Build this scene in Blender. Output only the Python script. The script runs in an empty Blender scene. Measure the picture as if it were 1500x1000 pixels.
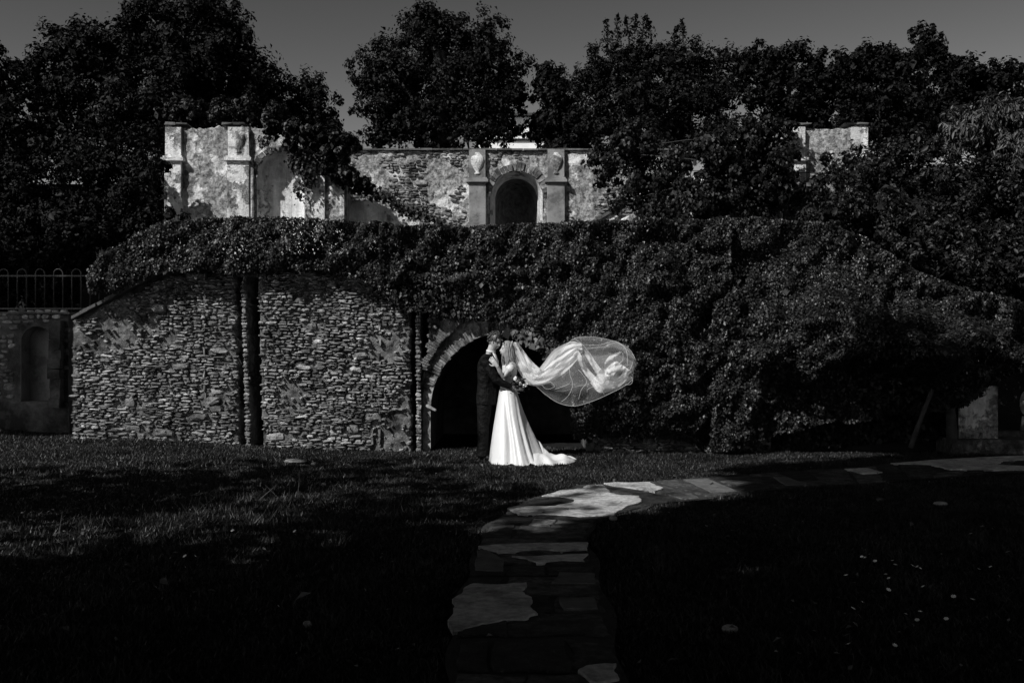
import bpy, math, random
import numpy as np
from mathutils import Vector

R = math.radians
random.seed(7)
rng = np.random.default_rng(7)
scene = bpy.context.scene
COL = scene.collection

# ------------------------------------------------------------------ camera, sky, sun, exposure
CAM_H, FPX = 1.7, 1500 * 35 / 36.0            # eye height, focal length in photograph pixels
cam_d = bpy.data.cameras.new('camera'); cam_d.lens = 35; cam_d.sensor_width = 36
cam_d.clip_start = 0.05; cam_d.clip_end = 2000
cam = bpy.data.objects.new('camera', cam_d); COL.objects.link(cam)
cam.location = (0, 0, CAM_H); cam.rotation_euler = (R(90), 0, 0)
scene.camera = cam

SUN_AZ, SUN_EL = 46, 43                        # sun stands behind the camera's left shoulder
w = bpy.data.worlds.new('World'); scene.world = w; w.use_nodes = True
wn = w.node_tree.nodes; wl = w.node_tree.links
sky = wn.new('ShaderNodeTexSky'); sky.sky_type = 'NISHITA'; sky.sun_disc = False
sky.sun_elevation = R(SUN_EL); sky.sun_rotation = R(180 + SUN_AZ); sky.altitude = 100
sky.air_density = 1.0; sky.dust_density = 0.4; sky.ozone_density = 1.0
bw = wn.new('ShaderNodeSeparateColor')         # black and white film behind a red filter
wl.new(sky.outputs[0], bw.inputs[0])
bg = wn['Background']; bg.inputs['Strength'].default_value = 0.1
hf = wn.new('ShaderNodeMath'); hf.operation = 'MULTIPLY'; hf.inputs[1].default_value = .5; wl.new(bw.outputs[0], hf.inputs[0])
pwr = wn.new('ShaderNodeMath'); pwr.operation = 'POWER'; pwr.inputs[1].default_value = 2.0; wl.new(hf.outputs[0], pwr.inputs[0])   # steep film contrast in the sky
wl.new(pwr.outputs[0], bg.inputs['Color'])

sd = bpy.data.lights.new('sun', 'SUN'); sd.energy = 5.0; sd.angle = R(0.5); sd.color = (1, 0.995, 0.985)
sun = bpy.data.objects.new('sun', sd); COL.objects.link(sun)
ldir = Vector((math.sin(R(SUN_AZ)) * math.cos(R(SUN_EL)), math.cos(R(SUN_AZ)) * math.cos(R(SUN_EL)), -math.sin(R(SUN_EL))))
sun.rotation_euler = ldir.to_track_quat('-Z', 'Y').to_euler()
sun.location = (-20, -20, 25)
vs = scene.view_settings
vs.view_transform = 'Standard'; vs.look = 'None'; vs.gamma = 1; vs.use_curve_mapping = False
vs.exposure = 0.2
scene.cycles.max_bounces = 8; scene.cycles.transparent_max_bounces = 24
scene.cycles.diffuse_bounces = 2

# ------------------------------------------------------------------ helpers
def W(px, py, Y):
    return np.array([(px - 750) / FPX * Y, Y, CAM_H + (500 - py) / FPX * Y])
def G(px, py):                                   # photograph pixel on level ground
    Y = FPX * CAM_H / (py - 500)
    return np.array([(px - 750) / FPX * Y, Y])

_perm = np.random.default_rng(11).permutation(512)
_val = np.random.default_rng(12).random(512)
def vnoise(p, seed=0):
    p = np.asarray(p, float)
    i = np.floor(p).astype(int); f = p - i; f = f * f * (3 - 2 * f)
    def h(a, b, c):
        return _val[(_perm[(_perm[(_perm[(a + seed * 37) & 511] + b) & 511] + c) & 511])]
    x, y, z = i[:, 0], i[:, 1], i[:, 2]
    c00 = h(x, y, z) * (1 - f[:, 0]) + h(x + 1, y, z) * f[:, 0]
    c10 = h(x, y + 1, z) * (1 - f[:, 0]) + h(x + 1, y + 1, z) * f[:, 0]
    c01 = h(x, y, z + 1) * (1 - f[:, 0]) + h(x + 1, y, z + 1) * f[:, 0]
    c11 = h(x, y + 1, z + 1) * (1 - f[:, 0]) + h(x + 1, y + 1, z + 1) * f[:, 0]
    return (c00 * (1 - f[:, 1]) + c10 * f[:, 1]) * (1 - f[:, 2]) + (c01 * (1 - f[:, 1]) + c11 * f[:, 1]) * f[:, 2]
def fbm(p, octv=3, seed=0):
    p = np.asarray(p, float); s = 0; a = 0.5; t = 0
    for k in range(octv):
        s = s + a * vnoise(p * 2 ** k + 17.3 * k, seed + k); t += a; a *= 0.5
    return s / t - 0.5
def f2(x, y, sc, octv=3, seed=0):
    x = np.asarray(x, float).ravel(); y = np.asarray(y, float).ravel()
    return fbm(np.stack([x * sc, y * sc, np.full_like(x, 3.7)], 1), octv, seed)
def sstep(a, b, x):
    t = np.clip((np.asarray(x, float) - a) / (b - a), 0, 1); return t * t * (3 - 2 * t)
def in_poly(x, y, poly):
    x = np.asarray(x); y = np.asarray(y); c = np.zeros(x.shape, bool); n = len(poly)
    for i in range(n):
        x1, y1 = poly[i]; x2, y2 = poly[i - 1]
        if y1 == y2: continue
        c ^= ((y1 > y) != (y2 > y)) & (x < (x2 - x1) * (y - y1) / (y2 - y1) + x1)
    return c

def raw_mesh(name, V, F, smooth=False):
    """V (n,3); F array (m,k) or list of index lists"""
    me = bpy.data.meshes.new(name)
    V = np.asarray(V, np.float32)
    if isinstance(F, np.ndarray):
        m, k = F.shape
        me.vertices.add(len(V)); me.vertices.foreach_set('co', V.ravel())
        me.loops.add(m * k); me.loops.foreach_set('vertex_index', F.astype(np.int32).ravel())
        me.polygons.add(m)
        me.polygons.foreach_set('loop_start', np.arange(0, m * k, k, dtype=np.int32))
        me.polygons.foreach_set('loop_total', np.full(m, k, np.int32))
        me.update(calc_edges=True); me.validate()
    else:
        me.from_pydata(V.tolist(), [], [list(map(int, f)) for f in F]); me.update()
    if smooth:
        me.polygons.foreach_set('use_smooth', np.ones(len(me.polygons), bool))
    return me
def obj(name, me, mat=None, parent=None):
    if mat is not None and len(me.materials) == 0: me.materials.append(mat)
    o = bpy.data.objects.new(name, me); COL.objects.link(o)
    if parent is not None: o.parent = parent
    return o
def mobj(name, V, F, mat, parent=None, smooth=False):
    return obj(name, raw_mesh(name, V, F, smooth), mat, parent)
def empty(name, label, cat, loc=(0, 0, 0), group=None):
    o = bpy.data.objects.new(name, None); COL.objects.link(o); o.empty_display_size = .2
    return tag(o, label, cat, group)                 # parts are modelled in world space under an Empty at the origin
def tag(o, label, cat=None, group=None, kind=None):
    if label: o['label'] = label
    if cat: o['category'] = cat
    if group: o['group'] = group
    if kind: o['kind'] = kind
    return o
class MB:
    """collects polygons into one mesh"""
    def __init__(s): s.V = []; s.F = []; s.n = 0
    def add(s, V, F):
        V = np.asarray(V, float); s.V.append(V)
        s.F += [[i + s.n for i in f] for f in F]; s.n += len(V)
    def box(s, x0, x1, y0, y1, z0, z1, j=0.0):
        V = np.array([[x, y, z] for z in (z0, z1) for y in (y0, y1) for x in (x0, x1)], float)
        if j: V = V + rng.uniform(-j, j, V.shape)
        s.add(V, [(0, 2, 3, 1), (4, 5, 7, 6), (0, 1, 5, 4), (2, 6, 7, 3), (0, 4, 6, 2), (1, 3, 7, 5)])
    def loft(s, P, rad, side=(1, 0, 0), seg=12, cap=True):
        P = np.asarray(P, float); n = len(P); side = np.asarray(side, float); ring = []
        for i in range(n):
            t = P[min(i + 1, n - 1)] - P[max(i - 1, 0)]; t = t / (np.linalg.norm(t) + 1e-9)
            a = side - t * side.dot(t)
            if np.linalg.norm(a) < 1e-3: a = np.array([0, 1, 0]) - t * t[1]
            a /= np.linalg.norm(a); b = np.cross(t, a)
            r = rad[i]; ra, rb = (r, r) if np.isscalar(r) else r
            th = np.arange(seg) * 2 * math.pi / seg
            ring.append(P[i] + np.outer(np.cos(th) * ra, a) + np.outer(np.sin(th) * rb, b))
        V = np.concatenate(ring); F = []
        for i in range(n - 1):
            for k in range(seg):
                k2 = (k + 1) % seg
                F.append((i * seg + k, i * seg + k2, (i + 1) * seg + k2, (i + 1) * seg + k))
        if cap:
            F.append(tuple(range(seg))[::-1]); F.append(tuple((n - 1) * seg + k for k in range(seg)))
        s.add(V, F)
    def ball(s, c, r, seg=12, rings=8):
        c = np.asarray(c, float); r = np.broadcast_to(np.asarray(r, float), (3,))
        V = [c + r * (0, 0, -1)]; F = []
        for i in range(1, rings):
            ph = -math.pi / 2 + math.pi * i / rings
            for k in range(seg):
                th = 2 * math.pi * k / seg
                V.append(c + r * (math.cos(ph) * math.cos(th), math.cos(ph) * math.sin(th), math.sin(ph)))
        V.append(c + r * (0, 0, 1))
        for k in range(seg):
            F.append((0, 1 + (k + 1) % seg, 1 + k))
            F.append((len(V) - 1, 1 + (rings - 2) * seg + k, 1 + (rings - 2) * seg + (k + 1) % seg))
        for i in range(rings - 2):
            for k in range(seg):
                k2 = (k + 1) % seg
                F.append((1 + i * seg + k, 1 + i * seg + k2, 1 + (i + 1) * seg + k2, 1 + (i + 1) * seg + k))
        s.add(V, F)
    def prism(s, poly, z0, z1, bev=0.0):
        """poly (n,2) on the ground, between heights; optional bevel"""
        poly = np.asarray(poly, float); n = len(poly)
        ar = np.sum(poly[:, 0] * np.roll(poly[:, 1], -1) - np.roll(poly[:, 0], -1) * poly[:, 1])
        if ar < 0: poly = poly[::-1]
        c = poly.mean(0)
        rings = [(poly, z0), (poly, z1 - bev)]
        if bev:
            d = np.linalg.norm(poly - c, axis=1, keepdims=True)
            rings.append((c + (poly - c) * (1 - bev * 1.2 / (d + 1e-6)), z1))
        V = np.concatenate([np.c_[p, np.full(n, z)] for p, z in rings]); F = []
        for q in range(len(rings) - 1):
            for k in range(n):
                k2 = (k + 1) % n; F.append((q * n + k, q * n + k2, (q + 1) * n + k2, (q + 1) * n + k))
        F.append(tuple((len(rings) - 1) * n + k for k in range(n)))
        s.add(V, F)
    def build(s, name, mat, parent=None, smooth=False):
        return mobj(name, np.concatenate(s.V), s.F, mat, parent, smooth)

# ------------------------------------------------------------------ materials (all grey: the photograph is black and white)
def newmat(name):
    m = bpy.data.materials.new(name); m.use_nodes = True
    return m, m.node_tree.nodes, m.node_tree.links, m.node_tree.nodes['Principled BSDF']
def ramp(nt, lo, hi, p0=.3, p1=.7):
    r = nt.new('ShaderNodeValToRGB')
    r.color_ramp.elements[0].position = p0; r.color_ramp.elements[0].color = (lo, lo, lo, 1)
    r.color_ramp.elements[1].position = p1; r.color_ramp.elements[1].color = (hi, hi, hi, 1)
    return r
def noise(nt, L, scale, detail=6, rough=.6, co=None):
    n = nt.new('ShaderNodeTexNoise'); n.inputs['Scale'].default_value = scale
    n.inputs['Detail'].default_value = detail; n.inputs['Roughness'].default_value = rough
    if co is not None: L.new(co, n.inputs['Vector'])
    return n
def plain(name, v, rough=.6, spec=.3, sheen=0):
    m, nt, L, b = newmat(name)
    b.inputs['Base Color'].default_value = (v, v, v, 1); b.inputs['Roughness'].default_value = rough
    b.inputs['Specular IOR Level'].default_value = spec
    if sheen: b.inputs['Sheen Weight'].default_value = sheen
    return m
def masonry(name, lo, hi, scale=6, bump=.5, bscale=30, stain=None, stain_scale=1.0, rnd=0.0, rough=.9, bdist=.02, stain_pos=(.42, .6)):
    m, nt, L, b = newmat(name)
    co = nt.new('ShaderNodeTexCoord').outputs['Object']
    geo = nt.new('ShaderNodeNewGeometry')
    n1 = noise(nt, L, scale, 8, .65, geo.outputs['Position']); r1 = ramp(nt, lo, hi); L.new(n1.outputs['Fac'], r1.inputs['Fac'])
    col = r1.outputs['Color']
    if stain is not None:
        n2 = noise(nt, L, stain_scale, 8, .7, geo.outputs['Position']); r2 = ramp(nt, 0, 1, *stain_pos); L.new(n2.outputs['Fac'], r2.inputs['Fac'])
        mx = nt.new('ShaderNodeMixRGB'); L.new(r2.outputs['Color'], mx.inputs['Fac']); L.new(col, mx.inputs['Color1'])
        mx.inputs['Color2'].default_value = (stain, stain, stain, 1); col = mx.outputs['Color']
    if rnd:
        oi = nt.new('ShaderNodeObjectInfo')
        ad = nt.new('ShaderNodeMath'); ad.operation = 'ADD'; L.new(oi.outputs['Random'], ad.inputs[0]); L.new(geo.outputs['Random Per Island'], ad.inputs[1])
        fr = nt.new('ShaderNodeMath'); fr.operation = 'FRACT'; L.new(ad.outputs[0], fr.inputs[0])
        pw = nt.new('ShaderNodeMath'); pw.operation = 'POWER'; L.new(fr.outputs[0], pw.inputs[0]); pw.inputs[1].default_value = 1.8
        mr = nt.new('ShaderNodeMapRange'); L.new(pw.outputs[0], mr.inputs['Value']); mr.inputs['To Min'].default_value = 1 - rnd; mr.inputs['To Max'].default_value = 1 + rnd
        mu = nt.new('ShaderNodeMixRGB'); mu.blend_type = 'MULTIPLY'; mu.inputs['Fac'].default_value = 1
        L.new(col, mu.inputs['Color1']); L.new(mr.outputs[0], mu.inputs['Color2']); col = mu.outputs['Color']
    L.new(col, b.inputs['Base Color'])
    b.inputs['Roughness'].default_value = rough; b.inputs['Specular IOR Level'].default_value = .2
    nb = noise(nt, L, bscale, 10, .7, geo.outputs['Position'])
    bp = nt.new('ShaderNodeBump'); bp.inputs['Strength'].default_value = bump; bp.inputs['Distance'].default_value = bdist
    L.new(nb.outputs['Fac'], bp.inputs['Height']); L.new(bp.outputs[0], b.inputs['Normal'])
    return m
def leafmat(name, lo, hi, rough=.4, spec=.5, trans=.15):
    m, nt, L, b = newmat(name)
    geo = nt.new('ShaderNodeNewGeometry')
    pw = nt.new('ShaderNodeMath'); pw.operation = 'POWER'; L.new(geo.outputs['Random Per Island'], pw.inputs[0]); pw.inputs[1].default_value = 2.2
    r = ramp(nt, lo, hi, 0, 1); L.new(pw.outputs[0], r.inputs['Fac'])
    L.new(r.outputs[0], b.inputs['Base Color']); b.inputs['Roughness'].default_value = rough
    b.inputs['Specular IOR Level'].default_value = spec
    tr = nt.new('ShaderNodeBsdfTranslucent'); L.new(r.outputs[0], tr.inputs['Color'])
    mx = nt.new('ShaderNodeMixShader'); mx.inputs[0].default_value = trans
    L.new(b.outputs[0], mx.inputs[1]); L.new(tr.outputs[0], mx.inputs[2]); L.new(mx.outputs[0], nt['Material Output'].inputs['Surface'])
    return m
M = {}
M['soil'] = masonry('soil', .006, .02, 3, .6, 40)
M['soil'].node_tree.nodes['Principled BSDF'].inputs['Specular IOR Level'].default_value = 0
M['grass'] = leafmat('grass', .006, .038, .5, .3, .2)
def patchy(m, lo, hi, sc):
    nt = m.node_tree.nodes; L = m.node_tree.links; b = nt['Principled BSDF']; src = b.inputs['Base Color'].links[0].from_socket
    n1 = noise(nt, L, sc, 5, .65, nt.new('ShaderNodeNewGeometry').outputs['Position']); r1 = ramp(nt, lo, hi, .4, .62); L.new(n1.outputs['Fac'], r1.inputs['Fac'])
    mu = nt.new('ShaderNodeMixRGB'); mu.blend_type = 'MULTIPLY'; mu.inputs['Fac'].default_value = 1; L.new(src, mu.inputs['Color1']); L.new(r1.outputs[0], mu.inputs['Color2'])
    L.new(mu.outputs[0], b.inputs['Base Color'])
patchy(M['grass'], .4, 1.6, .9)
M['dry_grass'] = leafmat('dry_grass', .05, .2, .6, .2, .2)
M['stone'] = masonry('stone', .1, .42, 14, .9, 45, rnd=.5, stain=.05, stain_scale=2.3, stain_pos=(.46, .66))
M['pale_stone'] = masonry('pale_stone', .18, .38, 9, .7, 45, rnd=.5, stain=.05, stain_scale=3)
M['mortar'] = masonry('mortar', .05, .26, 9, 1.0, 30, stain=.025, stain_scale=2.4, bdist=.05, stain_pos=(.46, .62))
M['plaster'] = masonry('plaster', .22, .42, 3.5, .8, 26, stain=.06, stain_scale=1.3, stain_pos=(.5, .66), bdist=.025)
M['pale_plaster'] = masonry('pale_plaster', .3, .5, 4, .5, 30, stain=.12, stain_scale=2.2, stain_pos=(.52, .7))
M['rough_wall'] = masonry('rough_wall', .16, .36, 5, 1.0, 16, stain=.05, stain_scale=1.1, stain_pos=(.5, .68), bdist=.05)
def ruin(name, lo, hi, dark0, dark1, cover=(.5, .54), scale=1.6, seed=0.0):
    m, nt, L, b = newmat(name)
    geo = nt.new('ShaderNodeNewGeometry'); mp = nt.new('ShaderNodeMapping'); mp.inputs['Location'].default_value = (seed, seed * .7, seed * .3); L.new(geo.outputs['Position'], mp.inputs['Vector']); co = mp.outputs[0]
    nm = noise(nt, L, scale, 10, .68, co); rm = ramp(nt, 0, 1, *cover); L.new(nm.outputs['Fac'], rm.inputs['Fac'])
    n1 = noise(nt, L, 5, 8, .7, co); r1 = ramp(nt, lo, hi, .32, .66); L.new(n1.outputs['Fac'], r1.inputs['Fac'])
    n2 = noise(nt, L, 13, 8, .75, co); r2 = ramp(nt, dark0, dark1, .36, .66); L.new(n2.outputs['Fac'], r2.inputs['Fac'])
    mx = nt.new('ShaderNodeMixRGB'); L.new(rm.outputs[0], mx.inputs['Fac']); L.new(r1.outputs[0], mx.inputs['Color1']); L.new(r2.outputs[0], mx.inputs['Color2'])
    ms = nt.new('ShaderNodeMapping'); ms.inputs['Scale'].default_value = (1, 1, .14); L.new(co, ms.inputs['Vector'])
    nr_ = noise(nt, L, 4.5, 6, .7, ms.outputs[0]); rr_ = ramp(nt, .28, 1, .36, .56); L.new(nr_.outputs['Fac'], rr_.inputs['Fac'])
    m3 = nt.new('ShaderNodeMixRGB'); m3.blend_type = 'MULTIPLY'; m3.inputs['Fac'].default_value = .6; L.new(mx.outputs[0], m3.inputs['Color1']); L.new(rr_.outputs[0], m3.inputs['Color2']); mx = m3
    # cracks
    dn = noise(nt, L, 5, 8, .75, co); ad = nt.new('ShaderNodeMixRGB'); ad.blend_type = 'ADD'; ad.inputs['Fac'].default_value = .5; L.new(co, ad.inputs['Color1']); L.new(dn.outputs['Color'], ad.inputs['Color2'])
    vo = nt.new('ShaderNodeTexVoronoi'); vo.feature = 'DISTANCE_TO_EDGE'; vo.inputs['Scale'].default_value = 1.9; L.new(ad.outputs[0], vo.inputs['Vector'])
    nk = noise(nt, L, 2.3, 3, .6, co); rk = ramp(nt, 0, .05, .42, .6); L.new(nk.outputs['Fac'], rk.inputs['Fac'])
    wid = nt.new('ShaderNodeMath'); wid.operation = 'ADD'; L.new(vo.outputs['Distance'], wid.inputs[0]); L.new(rk.outputs[0], wid.inputs[1])
    rc = ramp(nt, .2, 1, .003, .016); L.new(wid.outputs[0], rc.inputs['Fac'])
    mu = nt.new('ShaderNodeMixRGB'); mu.blend_type = 'MULTIPLY'; mu.inputs['Fac'].default_value = 1; L.new(mx.outputs[0], mu.inputs['Color1']); L.new(rc.outputs[0], mu.inputs['Color2'])
    L.new(mu.outputs[0], b.inputs['Base Color']); b.inputs['Roughness'].default_value = .9; b.inputs['Specular IOR Level'].default_value = .15
    # relief: plaster edge, rough stone where it has fallen
    nb = noise(nt, L, 22, 10, .75, co)
    h1 = nt.new('ShaderNodeMath'); h1.operation = 'MULTIPLY'; L.new(rm.outputs[0], h1.inputs[0]); h1.inputs[1].default_value = -.5
    h2 = nt.new('ShaderNodeMath'); h2.operation = 'MULTIPLY_ADD'; L.new(nb.outputs['Fac'], h2.inputs[0]); h2.inputs[1].default_value = .9; L.new(h1.outputs[0], h2.inputs[2])
    h3 = nt.new('ShaderNodeMath'); h3.operation = 'MULTIPLY_ADD'; L.new(rc.outputs[0], h3.inputs[0]); h3.inputs[1].default_value = .3; L.new(h2.outputs[0], h3.inputs[2])
    bp = nt.new('ShaderNodeBump'); bp.inputs['Strength'].default_value = 1.0; bp.inputs['Distance'].default_value = .05
    L.new(h3.outputs[0], bp.inputs['Height']); L.new(bp.outputs[0], b.inputs['Normal'])
    return m
M['pilaster'] = masonry('pilaster', .17, .34, 5, .5, 30, stain=.1, stain_scale=2.5)
M['plaster'] = ruin('plaster', .5, .88, .05, .42, (.5, .54), 2.0)
M['pale_plaster'] = ruin('pale_plaster', .48, .85, .12, .4, (.56, .6), 1.8, 3.1)
M['rough_wall'] = ruin('rough_wall', .5, .88, .04, .56, (.45, .5), 2.1, 7.7)
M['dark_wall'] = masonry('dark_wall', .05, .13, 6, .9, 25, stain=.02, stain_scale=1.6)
M['slab'] = masonry('slab', .012, .13, 14, 1.0, 18, rnd=.6, stain=.02, stain_scale=4, bdist=.06)
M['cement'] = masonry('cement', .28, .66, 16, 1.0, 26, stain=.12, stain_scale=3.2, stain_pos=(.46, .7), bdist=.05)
M['joint'] = masonry('joint', .015, .04, 8, .6, 40)
M['coping'] = masonry('coping', .05, .14, 7, .6, 30, rnd=.3)
M['metal'] = plain('metal', .03, .5, .4)
M['bark'] = masonry('bark', .02, .06, 10, .8, 40)
M['pale_bark'] = masonry('pale_bark', .025, .06, 10, .8, 40)
M['ivy'] = leafmat('ivy', .003, .042, .42, .25, .12)
M['ivy_dry'] = leafmat('ivy_dry', .012, .08, .5, .3, .2)
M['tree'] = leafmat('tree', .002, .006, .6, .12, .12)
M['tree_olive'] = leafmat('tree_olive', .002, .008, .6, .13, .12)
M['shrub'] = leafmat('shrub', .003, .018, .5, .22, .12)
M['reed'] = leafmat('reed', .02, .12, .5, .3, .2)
M['core'] = plain('core', .006, .9, .05)
M['house_white'] = masonry('house_white', .62, .8, 3, .1, 30)
M['roof'] = plain('roof', .05, .8, .1)
M['glass'] = plain('glass', .02, .1, .5)
M['petal'] = plain('petal', .75, .6, .2)
M['skin'] = plain('skin', .33, .5, .35)
M['suit'] = plain('suit', .0035, .7, .12)
def creased(m, sc, st, d):
    nt = m.node_tree.nodes; L = m.node_tree.links
    n1 = noise(nt, L, sc, 4, .55, nt.new('ShaderNodeNewGeometry').outputs['Position']); bp = nt.new('ShaderNodeBump'); bp.inputs['Strength'].default_value = st; bp.inputs['Distance'].default_value = d
    L.new(n1.outputs['Fac'], bp.inputs['Height']); L.new(bp.outputs[0], nt['Principled BSDF'].inputs['Normal'])
creased(M['suit'], 11, .9, .06)
M['shirt'] = plain('shirt', .5, .7, .2)
M['shoe'] = plain('shoe', .005, .55, .15)
M['hair_dark'] = plain('hair_dark', .022, .45, .45)
M['hair_fair'] = plain('hair_fair', .2, .45, .4)
M['eye'] = plain('eye', .01, .2, .5)
M['lip'] = plain('lip', .14, .5, .3)
def satin():
    m, nt, L, b = newmat('satin')
    b.inputs['Base Color'].default_value = (.5, .5, .5, 1); b.inputs['Roughness'].default_value = .42
    b.inputs['Specular IOR Level'].default_value = .4; b.inputs['Sheen Weight'].default_value = .2
    n1 = noise(nt, L, 9, 3, .5, nt.new('ShaderNodeNewGeometry').outputs['Position'])
    bp = nt.new('ShaderNodeBump'); bp.inputs['Strength'].default_value = .25; bp.inputs['Distance'].default_value = .03
    L.new(n1.outputs['Fac'], bp.inputs['Height']); L.new(bp.outputs[0], b.inputs['Normal'])
    return m
M['satin'] = satin()
def tulle(name, op):
    m, nt, L, b = newmat(name)
    d = nt.new('ShaderNodeBsdfDiffuse'); d.inputs['Color'].default_value = (.92, .92, .92, 1)
    t2 = nt.new('ShaderNodeBsdfTranslucent'); t2.inputs['Color'].default_value = (.92, .92, .92, 1)
    a = nt.new('ShaderNodeMixShader'); a.inputs[0].default_value = .4; L.new(d.outputs[0], a.inputs[1]); L.new(t2.outputs[0], a.inputs[2])
    tr = nt.new('ShaderNodeBsdfTransparent')
    x = nt.new('ShaderNodeMixShader'); x.inputs[0].default_value = op
    L.new(tr.outputs[0], x.inputs[1]); L.new(a.outputs[0], x.inputs[2]); L.new(x.outputs[0], nt['Material Output'].inputs['Surface'])
    return m
M['tulle'] = tulle('tulle', .12)
M['tulle_gathered'] = tulle('tulle_gathered', .6)
M['tulle_edge'] = tulle('tulle_edge', .5)

# ------------------------------------------------------------------ leaves
def leaf_mesh(P, N, size, ratio=.7, fold=.25, updir=None, seed=0):
    """one folded two-triangle leaf per point"""
    r = np.random.default_rng(seed); n = len(P)
    N = N / (np.linalg.norm(N, axis=1, keepdims=True) + 1e-9)
    T = r.normal(size=(n, 3)) if updir is None else updir + r.normal(size=(n, 3)) * .35
    T -= N * np.sum(T * N, 1, keepdims=True); T /= np.linalg.norm(T, axis=1, keepdims=True) + 1e-9
    B = np.cross(N, T)
    s = (size * np.exp(r.normal(size=n) * .32))[:, None]
    V = np.stack([P - T * s * .5, P + B * s * ratio * .5 + N * s * fold * .5 - T * s * .08, P + T * s * .5, P - B * s * ratio * .5 + N * s * fold * .5 - T * s * .08], 1).reshape(-1, 3)
    i = np.arange(n) * 4
    F = np.concatenate([np.stack([i, i + 1, i + 2], 1), np.stack([i, i + 2, i + 3], 1)])
    return V, F
def clump_points(C, Rr, n, seed, squash=.85, clump=26, inner=.12):
    """leaf positions and normals: lobes (C,R) carry sub-clumps, sub-clumps carry leaves"""
    r = np.random.default_rng(seed)
    C = np.asarray(C, float); Rr = np.asarray(Rr, float)
    wgt = Rr ** 2 / np.sum(Rr ** 2); P = []; N = []; S = []
    for c, rad, wg in zip(C, Rr, wgt):
        m = max(8, int(clump * 1.8)); nl = max(5, int(n * wg / m))
        d = r.normal(size=(m, 3)); d /= np.linalg.norm(d, axis=1, keepdims=True)
        sc = c + d * rad * r.uniform(.35, 1.14, (m, 1)) * np.array([1, 1, squash])
        sr = rad * r.uniform(.13, .34, m)
        S.append(sc)
        for q in range(m):
            e = r.normal(size=(nl, 3)); e /= np.linalg.norm(e, axis=1, keepdims=True)
            p = sc[q] + e * sr[q] * (r.uniform(inner, 1.0, (nl, 1)) ** .45) * (1 + .25 * r.normal(size=(nl, 1)))
            P.append(p); N.append(e * .8 + d[q] * .5 + np.array([0, 0, .35]) + r.normal(size=(nl, 3)) * .5)
    return np.concatenate(P), np.concatenate(N), np.concatenate(S)
def tube(mb, a, b, r0, r1, bend=.1, n=5, seg=6, r=random):
    a = np.asarray(a, float); b = np.asarray(b, float); L = np.linalg.norm(b - a)
    off = np.array([r.uniform(-1, 1), r.uniform(-1, 1), r.uniform(-.3, .6)]) * bend * L
    P = [a + (b - a) * t + off * math.sin(math.pi * t) for t in np.linspace(0, 1, n)]
    mb.loft(P, list(np.linspace(r0, r1, n)), seg=seg)
def tree(name, label, base, lobes, n, leaf, mat, bark, cat='tree', group=None, trunk_r=.2, ratio=.6, seed=1, clump=26, squash=.85, limbs=26, shoots=None, updir=None):
    """lobes: list of (x,y,z,r) in the world"""
    t = empty(name, label, cat, group=group)
    lob = np.array(lobes, float); base = np.asarray(base, float)
    P, N, S = clump_points(lob[:, :3], lob[:, 3], n, seed, squash, clump)
    V, F = leaf_mesh(P, N, leaf, ratio, .3, updir, seed)
    if shoots is not None:
        r = np.random.default_rng(seed + 5); PP = []; NN = []
        for (a, b, k) in shoots:
            a = np.array(a); b = np.array(b)
            tt = r.uniform(0, 1, k)[:, None]
            PP.append(a + (b - a) * tt + r.normal(size=(k, 3)) * .09 * (1.2 - tt)); NN.append(r.normal(size=(k, 3)) + np.array([0, 0, .3]))
        V2, F2 = leaf_mesh(np.concatenate(PP), np.concatenate(NN), leaf, ratio, .3, None, seed + 6)
        F = np.concatenate([F, F2 + len(V)]); V = np.concatenate([V, V2])
    mobj('crown', V, F, mat, t)
    rr = random.Random(seed)
    c = lob[:, :3].mean(0); top = np.array([base[0] * .6 + c[0] * .4, base[1] * .6 + c[1] * .4, base[2] + (c[2] - base[2]) * .75])
    mb = MB(); tube(mb, base - np.array([0, 0, .3]), top, trunk_r, trunk_r * .6, .06, 7, 9, rr); mb.build('trunk', bark, t, True)
    mb = MB()
    for l in lob: tube(mb, top - (top - base) * rr.uniform(0, .35), l[:3], trunk_r * .5, trunk_r * .22, .12, 5, 6, rr)
    for k in range(limbs):
        s = S[rr.randrange(len(S))]; l = lob[np.argmin(np.linalg.norm(lob[:, :3] - s, axis=1))]
        tube(mb, l[:3], s, trunk_r * .2, trunk_r * .06, .15, 4, 5, rr)
    if shoots is not None:
        for (a, b, k) in shoots: tube(mb, a, b, .02, .006, .03, 4, 4, rr)
    mb.build('limbs', bark, t, True)
    return t

# ------------------------------------------------------------------ ground
def gz(x, y):
    x = np.asarray(x, float); y = np.asarray(y, float); sh = x.shape
    z = .2 * sstep(1.5, 6.5, -x) * sstep(9, 15.5, y)
    z = z + .035 * f2(x, y, .9, 3, 3).reshape(sh) * sstep(.5, 2.0, -x) + .16 * sstep(7.6, 9.5, -x) * sstep(12, 16, y)
    return z
xs = np.unique(np.concatenate([np.linspace(-300, -12, 25), np.linspace(-12, 12, 161), np.linspace(12, 300, 25)]))
ys = np.unique(np.concatenate([np.linspace(-300, 3, 25), np.linspace(3, 18.6, 121)]))
X, Yg = np.meshgrid(xs, ys); nx, ny = len(xs), len(ys)
V = np.stack([X.ravel(), Yg.ravel(), gz(X, Yg).ravel()], 1)
i = np.arange((nx - 1) * (ny - 1)); a = i // (nx - 1) * nx + i % (nx - 1)
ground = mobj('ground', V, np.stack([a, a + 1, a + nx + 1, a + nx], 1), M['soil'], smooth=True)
tag(ground, 'dark bare soil of the lawn under the grass', None, None, 'structure')

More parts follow.
